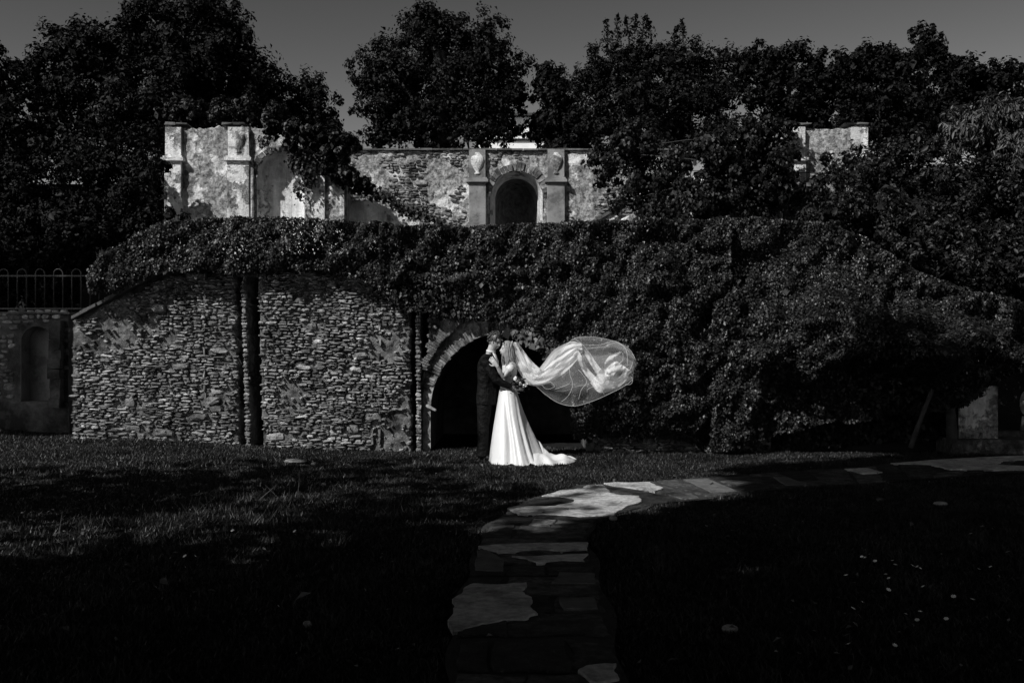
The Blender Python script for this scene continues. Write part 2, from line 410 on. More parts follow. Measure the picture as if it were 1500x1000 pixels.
# terraces behind the lower wall and the hillside to either side
def hill(x, y):
    x = np.asarray(x, float); y = np.asarray(y, float)
    mid = 2.9 + 2.75 * sstep(23.6, 23.9, y) + 1.2 * sstep(26, 60, y)
    sl = .2 + 5.4 * sstep(17.5, 25, y) + 1.4 * sstep(26, 60, y)
    srr = .3 + 5.2 * sstep(16.2, 24, y) + 1.4 * sstep(26, 60, y)
    a = sstep(6.2, 7.6, -x); b = sstep(5.5, 8.5, x)
    return mid * (1 - a) * (1 - b) + sl * a * (1 - b) + srr * b
xs = np.unique(np.concatenate([np.linspace(-300, -15, 20), np.linspace(-15, 15, 81), np.linspace(15, 300, 20)]))
ys = np.unique(np.concatenate([np.linspace(18.5, 30, 60), np.linspace(30, 400, 20)]))
X, Yg = np.meshgrid(xs, ys); nx, ny = len(xs), len(ys)
Z = hill(X, Yg) + .12 * f2(X, Yg, .6, 3, 9).reshape(X.shape)
V = np.stack([X.ravel(), Yg.ravel(), Z.ravel()], 1)
i = np.arange((nx - 1) * (ny - 1)); a = i // (nx - 1) * nx + i % (nx - 1)
hs = mobj('hillside', V, np.stack([a, a + 1, a + nx + 1, a + nx], 1), M['soil'], smooth=True)
tag(hs, 'dark terraced hillside rising behind the lower wall', None, None, 'structure')

# ------------------------------------------------------------------ flagstone path
sections = [((655, 1300), (960, 1300)), ((660, 1100), (930, 1100)), ((663, 1000), (912, 1000)), ((664, 950), (903, 955)), ((667, 905), (892, 905)),
            ((680, 860), (880, 860)), ((695, 828), (870, 825)), ((702, 800), (861, 800)), ((712, 775), (858, 783)), ((745, 752), (872, 768)),
            ((790, 730), (925, 752)), ((850, 713), (968, 738)), ((930, 709), (1010, 735)), ((1020, 703), (1080, 725)), ((1120, 695), (1165, 715)),
            ((1240, 688), (1260, 711)), ((1330, 680), (1345, 703)), ((1420, 675), (1430, 697)), ((1510, 670), (1515, 692)), ((1640, 661), (1640, 680))]
PL = np.array([G(*a) for a, b in sections]); PR = np.array([G(*b) for a, b in sections])
ds = np.r_[0, np.cumsum(np.linalg.norm(np.diff((PL + PR) / 2, axis=0), axis=1))]
def pathpt(s, t):
    l = np.array([np.interp(s, ds, PL[:, 0]), np.interp(s, ds, PL[:, 1])]); r_ = np.array([np.interp(s, ds, PR[:, 0]), np.interp(s, ds, PR[:, 1])])
    return l + (r_ - l) * t
path_poly = np.concatenate([PL, PR[::-1]])
path = empty('flagstone_path', 'narrow flagstone path with pale cement patches curving across the lawn', None)
path['kind'] = 'structure'
mb = MB()
ss = np.linspace(0, ds[-1], 120)
L_ = [pathpt(s, -.02 + .03 * math.sin(s * 5.1)) for s in ss]; R_ = [pathpt(s, 1.02 + .03 * math.sin(s * 4.3 + 1)) for s in ss]
V = [(p[0], p[1], .018) for p in L_] + [(p[0], p[1], .018) for p in R_]
mb.add(V, [(k + 1, k, 120 + k, 121 + k) for k in range(119)])
mb.build('joint_bed', M['joint'], path)
pr = random.Random(5); s = 0.05; k = 0
def wob(poly, amp, n=6, sd=0):
    poly = np.asarray(poly, float); out = []; r = np.random.default_rng(sd)
    for i in range(len(poly)):
        a, b = poly[i], poly[(i + 1) % len(poly)]
        for t in np.linspace(0, 1, n, endpoint=False):
            p = a + (b - a) * t
            out.append(p + amp * np.array([f2([p[0] * 1.0], [p[1]], 5, 2, sd)[0], f2([p[0] + 9], [p[1]], 5, 2, sd)[0]]) * 2 + amp * .7 * np.array([f2([p[0]], [p[1]], 19, 2, sd + 3)[0], f2([p[0] + 4], [p[1]], 19, 2, sd + 3)[0]]))
    return np.array(out)
while s < ds[-1] - .3:
    L = pr.uniform(.26, .62)
    cuts = [0] + sorted([c + pr.uniform(-.12, .12) for c in pr.choice([[], [.5], [.36], [.64], [.33, .66]])]) + [1]
    tl = pr.uniform(-.05, .05)
    for q in range(len(cuts) - 1):
        t0, t1 = cuts[q] + .012, cuts[q + 1] - .012
        e = .016
        poly = [pathpt(s + e + tl * t0 * 2, t0), pathpt(s + e + tl * t1 * 2, t1), pathpt(s + L - e + pr.uniform(-.05, .05), t1 + pr.uniform(-.03, .02)), pathpt(s + L - e + pr.uniform(-.05, .05), t0)]
        m_ = MB(); m_.prism(wob(poly, .04, 7, k), -.03, .03 + pr.uniform(-.005, .006), .008)
        m_.build('flagstone', M['slab'], path); k += 1
    s += L
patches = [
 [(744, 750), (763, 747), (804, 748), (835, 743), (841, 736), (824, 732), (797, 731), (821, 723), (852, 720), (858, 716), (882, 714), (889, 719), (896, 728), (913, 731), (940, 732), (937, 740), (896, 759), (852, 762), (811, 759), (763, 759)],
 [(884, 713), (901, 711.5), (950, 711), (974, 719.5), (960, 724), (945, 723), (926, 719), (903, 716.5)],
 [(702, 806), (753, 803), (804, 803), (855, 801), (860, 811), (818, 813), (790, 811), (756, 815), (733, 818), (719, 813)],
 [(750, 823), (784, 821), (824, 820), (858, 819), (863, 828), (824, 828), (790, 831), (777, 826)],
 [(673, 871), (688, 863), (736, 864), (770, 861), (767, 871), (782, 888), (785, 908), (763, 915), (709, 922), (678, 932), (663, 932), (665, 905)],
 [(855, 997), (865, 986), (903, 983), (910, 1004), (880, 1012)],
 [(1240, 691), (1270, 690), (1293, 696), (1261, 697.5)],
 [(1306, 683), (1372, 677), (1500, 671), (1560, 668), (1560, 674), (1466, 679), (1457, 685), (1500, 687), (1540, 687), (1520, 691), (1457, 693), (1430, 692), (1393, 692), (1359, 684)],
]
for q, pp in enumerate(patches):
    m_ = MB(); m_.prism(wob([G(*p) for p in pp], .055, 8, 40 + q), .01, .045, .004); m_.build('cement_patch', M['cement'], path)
M['slab_pale'] = masonry('slab_pale', .05, .12, 7, .6, 30)
for q, pp in enumerate([[(699, 813), (712, 812), (738, 827), (736, 844), (695, 842)], [(818, 845), (872, 847), (875, 861), (808, 861)], [(1001, 706), (1035, 705), (1080, 724), (1043, 726)], [(1133, 703), (1154, 703), (1180, 713), (1150, 715)], [(820, 884), (872, 882), (878, 898), (824, 900)]]):
    m_ = MB(); m_.prism(wob([G(*p) for p in pp], .02, 4, 70 + q), 0, .041, .006); m_.build('flagstone', M['slab_pale'], path)

# ------------------------------------------------------------------ masonry pieces
def stone_proto(seed, npt=9):
    r = np.random.default_rng(seed)
    th = np.arange(npt) * 2 * math.pi / npt + r.uniform(-.2, .2, npt)
    c, s_ = np.cos(th), np.sin(th); p = 4.5
    rad = .5 / (np.abs(c) ** p + np.abs(s_) ** p) ** (1 / p) * r.uniform(.86, 1.04, npt)
    A = np.stack([c * rad, s_ * rad], 1)
    f = A * r.uniform(.7, .92, (npt, 1))
    V = [(x, .3, z) for x, z in A] + [(x, -r.uniform(.55, .95), z) for x, z in f] + [(r.uniform(-.1, .1), -r.uniform(.8, 1.1), r.uniform(-.1, .1))]
    F = []
    for k in range(npt):
        k2 = (k + 1) % npt
        F.append((k, k2, npt + k2, npt + k)); F.append((npt + k, npt + k2, 2 * npt))
    return np.array(V), F
PROTO = [stone_proto(300 + k) for k in range(24)]
def proto_meshes(mat, nm='stone'):
    out = []
    for V, F in PROTO:
        me = raw_mesh(nm, V, F); me.materials.append(mat); out.append(me)
    return out
def rubble_layout(x0, x1, z0, z1, ok, seed, hmin=.045, hmax=.12, wmin=.07, wmax=.32, big=60):
    """irregular courses with some big stones; returns list (x,z,w,h)"""
    r = random.Random(seed); out = []; bigs = []
    for _ in range(big * 6):
        if len(bigs) >= big: break
        w_, h_ = r.uniform(.16, .36), r.uniform(.08, .16); x = r.uniform(x0, x1); z = r.uniform(z0 + .1, z1 - .1)
        if all(abs(x - b[0]) > (w_ + b[2]) / 2 or abs(z - b[1]) > (h_ + b[3]) / 2 for b in bigs) and ok(x, z, w_): bigs.append((x, z, w_, h_))
    out += bigs; z = z0
    while z < z1:
        h_ = r.uniform(hmin, hmax); x = x0 - r.uniform(0, .2)
        while x < x1:
            w_ = r.uniform(wmin, wmax) * (.6 + .4 * r.random()) ; hh = h_ * r.uniform(.75, 1.05)
            cx, cz = x + w_ / 2, z + h_ / 2 + .05 * math.sin(x * 1.7 + seed) + r.uniform(-.012, .012)
            if x0 <= cx <= x1 and ok(cx, cz, w_) and not any(abs(cx - b[0]) < (w_ + b[2]) / 2 - .02 and abs(cz - b[1]) < (hh + b[3]) / 2 - .015 for b in bigs):
                out.append((cx, cz, w_ * .95, hh * .93))
            x += w_
        z += h_
    return out
def place_stones(lay, Yf, parent, mat, seed, single=300, depth=(.02, .075), name='stone'):
    r = random.Random(seed); metas = proto_meshes(mat, name)
    lay = sorted(lay, key=lambda s: -s[2] * s[3])
    mb = MB()
    for q, (x, z, w_, h_) in enumerate(lay):
        d = r.uniform(*depth); k = r.randrange(24); ang = r.uniform(-.12, .12)
        if q < single:
            o = obj(name, metas[k], None, parent); o.location = (x, Yf(x, z), z); o.scale = (w_, d, h_); o.rotation_euler = (r.uniform(-.1, .1), ang, r.uniform(-.12, .12))
        else:
            V, F = PROTO[k]; c_, s_ = math.cos(ang), math.sin(ang)
            U = V * (w_, d, h_); U = np.stack([U[:, 0] * c_ - U[:, 2] * s_, U[:, 1] + U[:, 0] * r.uniform(-.12, .12), U[:, 0] * s_ + U[:, 2] * c_], 1)
            mb.add(U + np.array([x, Yf(x, z), z]), F)
    if mb.n:
        o = mb.build('small_rubble', mat, parent); o['kind'] = 'stuff'
def wall_grid(name, x0, x1, z0, ztop, Y, cell, disp, mat, parent, hole=None, thick=.5, extra=None, smooth=True):
    """rough wall face with thickness, ztop may be a function of x; hole=(cx,zs,r)"""
    zt = ztop if callable(ztop) else (lambda x: np.full_like(x, ztop))
    nx_ = max(2, int((x1 - x0) / cell)); xs_ = np.linspace(x0, x1, nx_ + 1); tops = zt(xs_)
    nz_ = max(2, int((tops.max() - z0) / cell)); vv = np.linspace(0, 1, nz_ + 1)
    Xm, Vm = np.meshgrid(xs_, vv); Zm = z0 + (tops[None, :] - z0) * Vm
    x, z = Xm.ravel().copy(), Zm.ravel().copy()
    Yv = Y - disp(x, z)
    if extra is not None: Yv = Yv + extra(x, z)
    idx = np.arange(nx_ * nz_); a = idx // nx_ * (nx_ + 1) + idx % nx_
    F = np.stack([a, a + 1, a + nx_ + 2, a + nx_ + 1], 1)
    if hole is not None:
        cx, zs, r = hole
        inside = lambda X_, Z_: ((np.abs(X_ - cx) < r) & (Z_ < zs)) | (np.hypot(X_ - cx, Z_ - zs) < r)
        c = F[:, :]; keep = ~inside(x[c].mean(1), z[c].mean(1)); F = F[keep]
        ins = inside(x, z); used = np.zeros(len(x), bool); used[F.ravel()] = True; mv = ins & used
        d = np.hypot(x - cx, z - zs); up = mv & (z >= zs)
        x[up], z[up] = cx + (x[up] - cx) / d[up] * r, zs + (z[up] - zs) / d[up] * r
        lo = mv & (z < zs); x[lo] = cx + np.sign(x[lo] - cx) * r
    V = np.stack([x, Yv, z], 1); F = F.tolist(); n = len(V)
    top = np.arange(nz_ * (nx_ + 1), (nz_ + 1) * (nx_ + 1)); lft = np.arange(0, n, nx_ + 1); rgt = lft + nx_
    for edge in (top, lft[::-1], rgt):
        Vb = V[edge].copy(); Vb[:, 1] = Y + thick; b0 = len(V); V = np.concatenate([V, Vb])
        F += [[edge[k], edge[k + 1], b0 + k + 1, b0 + k] for k in range(len(edge) - 1)]
    return mobj(name, V, F, mat, parent, smooth)
def apse(name, cx, zs, r, z0, Y, depth, mat, parent, seg=24):
    V = []; F = []
    lv = [(z, 1.0) for z in np.linspace(z0, zs, 10)] + [(zs + r * math.sin(p), math.cos(p)) for p in np.linspace(0, math.pi / 2, 12)[1:]]
    for z, k in lv:
        for j in range(seg + 1):
            ph = math.pi * j / seg; V.append((cx - r * k * math.cos(ph), Y + depth * k * math.sin(ph), z))
    for q in range(len(lv) - 1):
        for j in range(seg):
            a = q * (seg + 1) + j; F.append((a, a + seg + 1, a + seg + 2, a + 1))
    V = np.array(V); V[:, 1] += .03 * f2(V[:, 0], V[:, 2], 5, 3, 4) * (V[:, 1] > Y + .02)
    return mobj(name, V, F, mat, parent, True)
def arch_tunnel(name, cx, zs, r, z0, Y0, Y1, mat, parent, back=True, seg=28):
    prof = [(cx - r, z0)] + [(cx - r * math.cos(math.pi * j / seg), zs + r * math.sin(math.pi * j / seg)) for j in range(seg + 1)] + [(cx + r, z0)]
    n = len(prof); V = [(x, Y0, z) for x, z in prof] + [(x, Y1, z) for x, z in prof]
    F = [(k, n + k, n + k + 1, k + 1) for k in range(n - 1)]
    if back: F.append(tuple(n + k for k in range(n)))
    return mobj(name, V, F, mat, parent)
def voussoirs(cx, zs, r0, r1, Y, n, parent, mat, seed, a0=0, a1=math.pi, d=.05, jit=.06):
    r = random.Random(seed); e = np.sort(np.r_[a0, np.linspace(a0, a1, n + 1)[1:-1] + np.array([r.uniform(-.25, .25) * (a1 - a0) / n for _ in range(n - 1)]), a1])
    for k in range(n):
        g = (e[k + 1] - e[k]) * .06; b0, b1 = e[k] + g, e[k + 1] - g; R1 = r1 + r.uniform(-jit, jit); R0 = r0 - r.uniform(-.015, .025); dd = d * r.uniform(.3, 1.2)
        P = []
        for yy, s_ in ((Y + .08, 0), (Y - dd * .7, 0), (Y - dd, .012)):
            for (rr, aa) in ((R0 + s_, b0 + s_ * .3), (R1 - s_, b0 + s_ * .3), (R1 - s_ * 1.5, b1 - s_ * .3), (R0 + s_, b1 - s_ * .3)):
                P.append((cx - rr * math.cos(aa), yy + r.uniform(-.006, .006), zs + rr * math.sin(aa)))
        m_ = MB(); m_.add(P, [(0, 1, 5, 4), (1, 2, 6, 5), (2, 3, 7, 6), (3, 0, 4, 7), (4, 5, 9, 8), (5, 6, 10, 9), (6, 7, 11, 10), (7, 4, 8, 11), (8, 9, 10, 11)])
        m_.build('voussoir', mat, parent)

# ------------------------------------------------------------------ lower terrace wall with the big arch
YW = 15.3; K = YW / FPX
def wx(px): return (px - 750) * K
def wz(py): return CAM_H + (500 - py) * K
lw = empty('rubble_wall', 'long rough rubble stone wall with a big dark archway in it', 'stone wall')
OC, IC = (wx(745), wz(580), 126 * K), (wx(745), wz(600), 115 * K)
slots = [(349, 9.5, 357), (368, 16, 377), (605.5, 9, 607), (620.5, 9.5, 623)]      # px at top, px width, px at bottom
def slot_depth(x, z):
    px = x / K + 750; t = np.clip((z - 0) / 2.8, 0, 1); d = np.zeros_like(x)
    for q, (pt, wd, pb) in enumerate(slots):
        c = pb + (pt - pb) * t; n = f2(x * 0 + q * 9, z, 7, 3, 20 + q) * 5
        n2 = f2(x * 0 + q * 5 + 50, z, 7, 3, 25 + q) * 5
        lim = wz(405) if q < 2 else wz(440)
        d = np.maximum(d, np.where((px > c - wd / 2 + n) & (px < c + wd / 2 + n2) & (z < lim), .75, 0))
    return d
def top_lower(x):
    px = x / K + 750
    return wz(np.interp(px, [85, 105, 240, 300, 420, 2000], [476, 470, 400, 385, 372, 372]))
wall_disp = lambda x, z: -.03 + .075 * f2(x, z, 4.5, 4, 30) + .06 * f2(x, z, 15, 3, 31) + .015 * f2(x, z, 1.2, 2, 33)
wall_grid('wall_face', wx(105), wx(1130), -.3, top_lower, YW, .027, wall_disp, M['mortar'], lw, OC, .5, lambda x, z: slot_depth(x, z))
arch_tunnel('arch_soffit', OC[0], OC[1], OC[2], -.3, YW + .03, YW + .1, M['mortar'], lw, False)
# inner ring face
V = []; F = []; seg = 44
for j in range(seg + 1):
    a_ = math.pi * j / seg
    for f_ in (0, .5, 1):
        cx = OC[0]; zc = IC[1] + (OC[1] - IC[1]) * f_; rr = IC[2] + (OC[2] + .04 - IC[2]) * f_
        V.append((cx - rr * math.cos(a_), YW + .1 + .012 * math.sin(j * 2.3 + f_ * 4), zc + rr * math.sin(a_)))
for j in range(seg):
    for q in range(2): F.append((j * 3 + q, j * 3 + q + 1, j * 3 + q + 4, j * 3 + q + 3))
for sx in (-1, 1):
    b = len(V); V += [(OC[0] + sx * IC[2], YW + .1, -.3), (OC[0] + sx * (OC[2] + .04), YW + .1, -.3), (OC[0] + sx * (OC[2] + .04), YW + .1, OC[1]), (OC[0] + sx * IC[2], YW + .1, IC[1])]
    F.append((b, b + 1, b + 2, b + 3))
mobj('arch_ring', V, F, M['pale_stone'], lw)
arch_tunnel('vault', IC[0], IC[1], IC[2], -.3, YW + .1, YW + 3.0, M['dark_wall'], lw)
voussoirs(OC[0], OC[1], OC[2], OC[2] + .13, YW + .02, 74, lw, M['mortar'], 3, .3, 2.4, .025, .06)
voussoirs(IC[0], IC[1], IC[2], IC[2] + .15, YW + .105, 84, lw, M['pale_stone'], 4, .3, 2.9, .03, .05)
def ok_stone(x, z, w_, lim=.15):
    px = x / K + 750; hw = w_ / K / 2
    if z > float(top_lower(np.array([x]))[0]) - .06 or z < .02: return False
    for q, (pt, wd, pb) in enumerate(slots):
        c = pb + (pt - pb) * min(max(z / 2.8, 0), 1)
        if abs(px - c) < wd / 2 + hw * .8 - 1: return False
    if abs(x - OC[0]) < OC[2] + w_ * .4 and z < OC[1]: return False
    if math.hypot(x - OC[0], z - OC[1]) < OC[2] + .13: return False
    if px > 640 and z > .75: return False
    if px > 1035: return False
    return float(f2([x], [z], 1.1, 3, 61)[0]) < lim
lay = rubble_layout(wx(107), wx(1035), .03, 2.95, ok_stone, 8, .022, .058, .05, .26, big=30)
rs = random.Random(77)
for _ in range(2400):                            # chips and pinnings in the joints
    x, z = rs.uniform(wx(107), wx(1035)), rs.uniform(.02, 2.95); a = rs.uniform(.018, .06)
    if ok_stone(x, z, a, .4): lay.append((x, z, a * rs.uniform(.8, 1.9), a * rs.uniform(.5, 1.0)))
for (a_, b_, y0, y1) in ((356.2, 364.2, 412, 652), (612.3, 613.8, 462, 660)):      # slender piers left between the slots
    py = y0
    while py < y1:
        h_ = rs.uniform(3.5, 8); t = (py - y0) / (y1 - y0); c_ = a_ + (b_ - a_) * t
        lay.append((wx(c_ + rs.uniform(-.6, .6)), wz(py + h_ / 2), 9.0 * K * rs.uniform(.75, 1.15), h_ * K * .98)); py += h_
place_stones(lay, lambda x, z: YW + .02 + .07 * float(f2([x], [z], 1.7, 3, 64)[0]), lw, M['stone'], 9, 300, (.025, .08))
# slender pale mortar ribs (remains of a pilaster) and the sloping coping at the left
for px, t, b_ in ((545, 415, 662), (556, 418, 662), (300, 400, 640)):
    m_ = MB()
    for q in range(22):
        if random.random() < .45: continue
        y0 = t + (b_ - t) * q / 22; y1 = t + (b_ - t) * (q + .93) / 22; j_ = random.uniform(-.6, .6)
        m_.box(wx(px - 1.3 + j_), wx(px + 1.2 + j_), YW - .03, YW + .02, wz(y1), wz(y0), .01)
    m_.build('mortar_rib', M['pale_stone'], lw)
for q in range(11):
    pa = 108 + q * 12.2; pb_ = pa + 11.6
    za, zb = float(top_lower(np.array([wx(pa)]))[0]), float(top_lower(np.array([wx(pb_)]))[0])
    x0, x1 = wx(pa), wx(pb_); m_ = MB(); y0 = YW - random.uniform(.08, .14); h_ = random.uniform(.05, .08)
    m_.add([(x0, y0, za + .01), (x1, y0, zb + .01), (x1, YW + .45, zb + .01), (x0, YW + .45, za + .01), (x0, y0, za + h_), (x1, y0, zb + h_), (x1, YW + .45, zb + h_), (x0, YW + .45, za + h_)],
           [(0, 3, 2, 1), (4, 5, 6, 7), (0, 1, 5, 4), (1, 2, 6, 5), (2, 3, 7, 6), (3, 0, 4, 7)]); m_.build('coping_slab', M['coping'], lw)
# broken brackets stuck in the arch jamb
m_ = MB(); m_.loft([(wx(626), YW - .02, wz(594)), (wx(633), YW - .12, wz(597)), (wx(640), YW - .17, wz(600))], [.03, .025, .02], seg=6); m_.build('iron_bracket', M['pale_stone'], lw)

# ------------------------------------------------------------------ low wall at far left with its niche, and the railing on it
YL = 16.4; KL = YL / FPX
lx = lambda px: (px - 750) * KL
lz = lambda py: CAM_H + (500 - py) * KL
ll = empty('low_garden_wall', 'low plastered wall with a narrow arched niche at the far left', 'stone wall')
NC = (lx(53), lz(500), 22 * KL)
# niche: bottom closed at py 588, so build the face in two bands
wall_grid('wall_face', lx(-160), lx(100), lz(588), lz(460), YL, .03, lambda x, z: .03 * f2(x, z, 5, 4, 70), M['dark_wall'], ll, NC, .45)
wall_grid('wall_foot', lx(-160), lx(104), -.2, lz(588) + .002, YL - .05, .035, lambda x, z: .05 * f2(x, z, 4, 4, 72), M['dark_wall'], ll, None, .5)
arch_tunnel('niche', NC[0], NC[1], NC[2], lz(588), YL, YL + .3, M['pilaster'], ll, True)
lay = rubble_layout(lx(-20), lx(96), lz(586), lz(463), lambda x, z, w_: not ((abs(x - NC[0]) < NC[2] + w_ / 2 and z < NC[1]) or math.hypot(x - NC[0], z - NC[1]) < NC[2] + .1) and float(f2([x], [z], 1.5, 2, 75)[0]) < .05, 21, .05, .09, .1, .25, 8)
place_stones(lay, lambda x, z: YL - .002, ll, M['stone'], 22, 300, (.01, .035))
m_ = MB()
for q in range(9):
    y0 = 470 + q * 14; m_.box(lx(78 + 2 * math.sin(q * 1.1)), lx(95), YL - .16 - .02 * (q % 3), YL + .1, lz(y0 + 13.6), lz(y0), .008)
m_.build('buttress', M['dark_wall'], ll)
m_ = MB()
for q in range(10): m_.box(lx(-140 + q * 24.4), lx(-140 + q * 24.4 + 24), YL - .05, YL + .45, lz(460) + .003, lz(457) + .004, .006)
m_.build('coping', M['coping'], ll)

rl = empty('railing', 'dark metal railing with hooped bar tops on the low left wall', 'railing')
YR = YL + .2; KR = YR / FPX
r_x = lambda px: (px - 750) * KR
r_z = lambda py: CAM_H + (500 - py) * KR
z0 = lz(457) - .01
for q in range(-3, 5):
    xa, xb = r_x(26 + q * 26.6 - .5), r_x(26 + q * 26.6 + 12.8); zt = r_z(394) - (xb - xa) / 2
    P = [(xa, YR, z0), (xa, YR, zt)] + [((xa + xb) / 2 - (xb - xa) / 2 * math.cos(a_), YR, zt + (xb - xa) / 2 * math.sin(a_)) for a_ in np.linspace(.4, math.pi - .4, 6)] + [(xb, YR, zt), (xb, YR, z0)]
    m_ = MB(); m_.loft(P, [.011] * len(P), (0, 1, 0), 6); m_.build('hooped_bar', M['metal'], rl, True)
for py in (404, 452):
    m_ = MB(); m_.box(r_x(-60), r_x(146), YR - .012, YR + .012, r_z(py) - .012, r_z(py) + .012); m_.build('rail', M['metal'], rl)

# ------------------------------------------------------------------ upper garden walls
def urn(x, z, Y, s_, parent, mat):
    prof = [(-.5, .1), (-.46, .17), (-.4, .08), (-.34, .12), (-.1, .3), (.15, .36), (.32, .3), (.42, .16), (.5, .1)]
    V = []; F = []; seg = 12
    for (h, r) in prof:
        for j in range(seg + 1):
            a_ = math.pi * j / seg; V.append((x - r * s_ * math.cos(a_), Y - r * s_ * .5 * math.sin(a_), z + h * s_ * 1.15))
    for q in range(len(prof) - 1):
        for j in range(seg): a_ = q * (seg + 1) + j; F.append((a_, a_ + 1, a_ + seg + 2, a_ + seg + 1))
    return mobj('urn_relief', V, F, mat, parent, True)
def pilaster(x0, x1, Y, z0, zi, zt, parent, proj=.1, mat=None, urn_s=None, broken=0):
    mat = mat or M['pale_plaster']; m_ = MB(); c = (x0 + x1) / 2
    n = 12
    for (a, b) in ((z0, zi),):
        hs_ = (b - a) / n
    xs_ = [x0, x1]
    m_.box(x0, x1, Y - proj, Y + .1, z0, zi - .02, .006); o = m_.build('pilaster', mat, parent)
    bv = o.modifiers.new('bevel', 'BEVEL'); bv.width = .012; bv.segments = 2
    m_ = MB(); m_.box(x0 - .05, x1 + .05, Y - proj - .06, Y + .1, zi - .018, zi + .045, .005); m_.box(x0 - .02, x1 + .02, Y - proj - .03, Y + .1, zi + .047, zi + .085, .004); m_.build('impost', mat, o)
    m_ = MB(); m_.box(x0 + .01, x1 - .01, Y - proj + .015, Y + .1, zi + .087, zt, .006); m_.build('upper_block', mat, o)
    if urn_s: urn(c, (zi + .087 + zt) / 2, Y - proj + .016, urn_s, o, M['plaster'])
    return o
# centre
YC = 22.0; KC = YC / FPX
cx_ = lambda px: (px - 750) * KC
cz_ = lambda py: CAM_H + (500 - py) * KC
cw = empty('niche_wall', 'pale upper wall with an arched niche between two urn pilasters', 'garden wall')
HC = (cx_(756.5), cz_(289), 38.5 * KC)
wall_grid('wall_face', cx_(512), cx_(985), 2.8, cz_(221), YC, .035, lambda x, z: .1 * f2(x, z, 5, 4, 80) + .05 * f2(x, z, 14, 2, 81), M['rough_wall'], cw, HC, .4)
rin = 31.5 * KC; V = []; F = []                     # splayed reveal, then the dark apse
prof = [(-1, 2.8 - HC[1])] + [(-math.cos(math.pi * j / 28), math.sin(math.pi * j / 28)) for j in range(29)] + [(1, 2.8 - HC[1])]
for ring_r, yy in ((HC[2], YC + .0), ((HC[2] + rin) / 2, YC + .2), (rin, YC + .4)):
    for q, (a, b) in enumerate(prof): V.append((HC[0] + a * ring_r, yy, HC[1] + (b if q in (0, 30) else b * ring_r)))
for q in range(2):
    for j in range(30): F.append((q * 31 + j, (q + 1) * 31 + j, (q + 1) * 31 + j + 1, q * 31 + j + 1))
mobj('niche_reveal', V, F, M['pale_plaster'], cw)
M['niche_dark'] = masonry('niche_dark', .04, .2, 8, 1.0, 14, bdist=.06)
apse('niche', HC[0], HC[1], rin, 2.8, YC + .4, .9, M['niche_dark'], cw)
voussoirs(HC[0], HC[1], HC[2], HC[2] + .17, YC, 22, cw, M['pale_stone'], 14, .0, math.pi, .05, .03)
pilaster(cx_(687), cx_(712), YC, 2.8, cz_(267), cz_(220), cw, .12, M['pilaster'], .42)
pilaster(cx_(801.5), cx_(827), YC, 2.8, cz_(267), cz_(220), cw, .12, M['pilaster'], .42)
px = 510
while px < 985:
    wd = random.uniform(16, 30); m_ = MB(); m_.box(cx_(px), cx_(px + wd - .4), YC - .075, YC + .42, cz_(221) + .004, cz_(218.2) + random.uniform(-.006, .006), .004); m_.build('coping_slab', M['coping'], cw); px += wd
lay = rubble_layout(cx_(516), cx_(980), 2.9, cz_(224), lambda x, z, w_: not ((abs(x - HC[0]) < HC[2] + .2 and z < HC[1]) or math.hypot(x - HC[0], z - HC[1]) < HC[2] + .2 + w_ / 2 or abs(abs(x - HC[0]) - (757 - 699.5) * KC) < .22 + w_ / 2) and float(f2([x], [z], 1.3, 3, 83)[0]) < .0, 31, .035, .08, .08, .26, 3)
place_stones(lay, lambda x, z: YC - .004, cw, M['pale_stone'], 33, 300, (.015, .045))

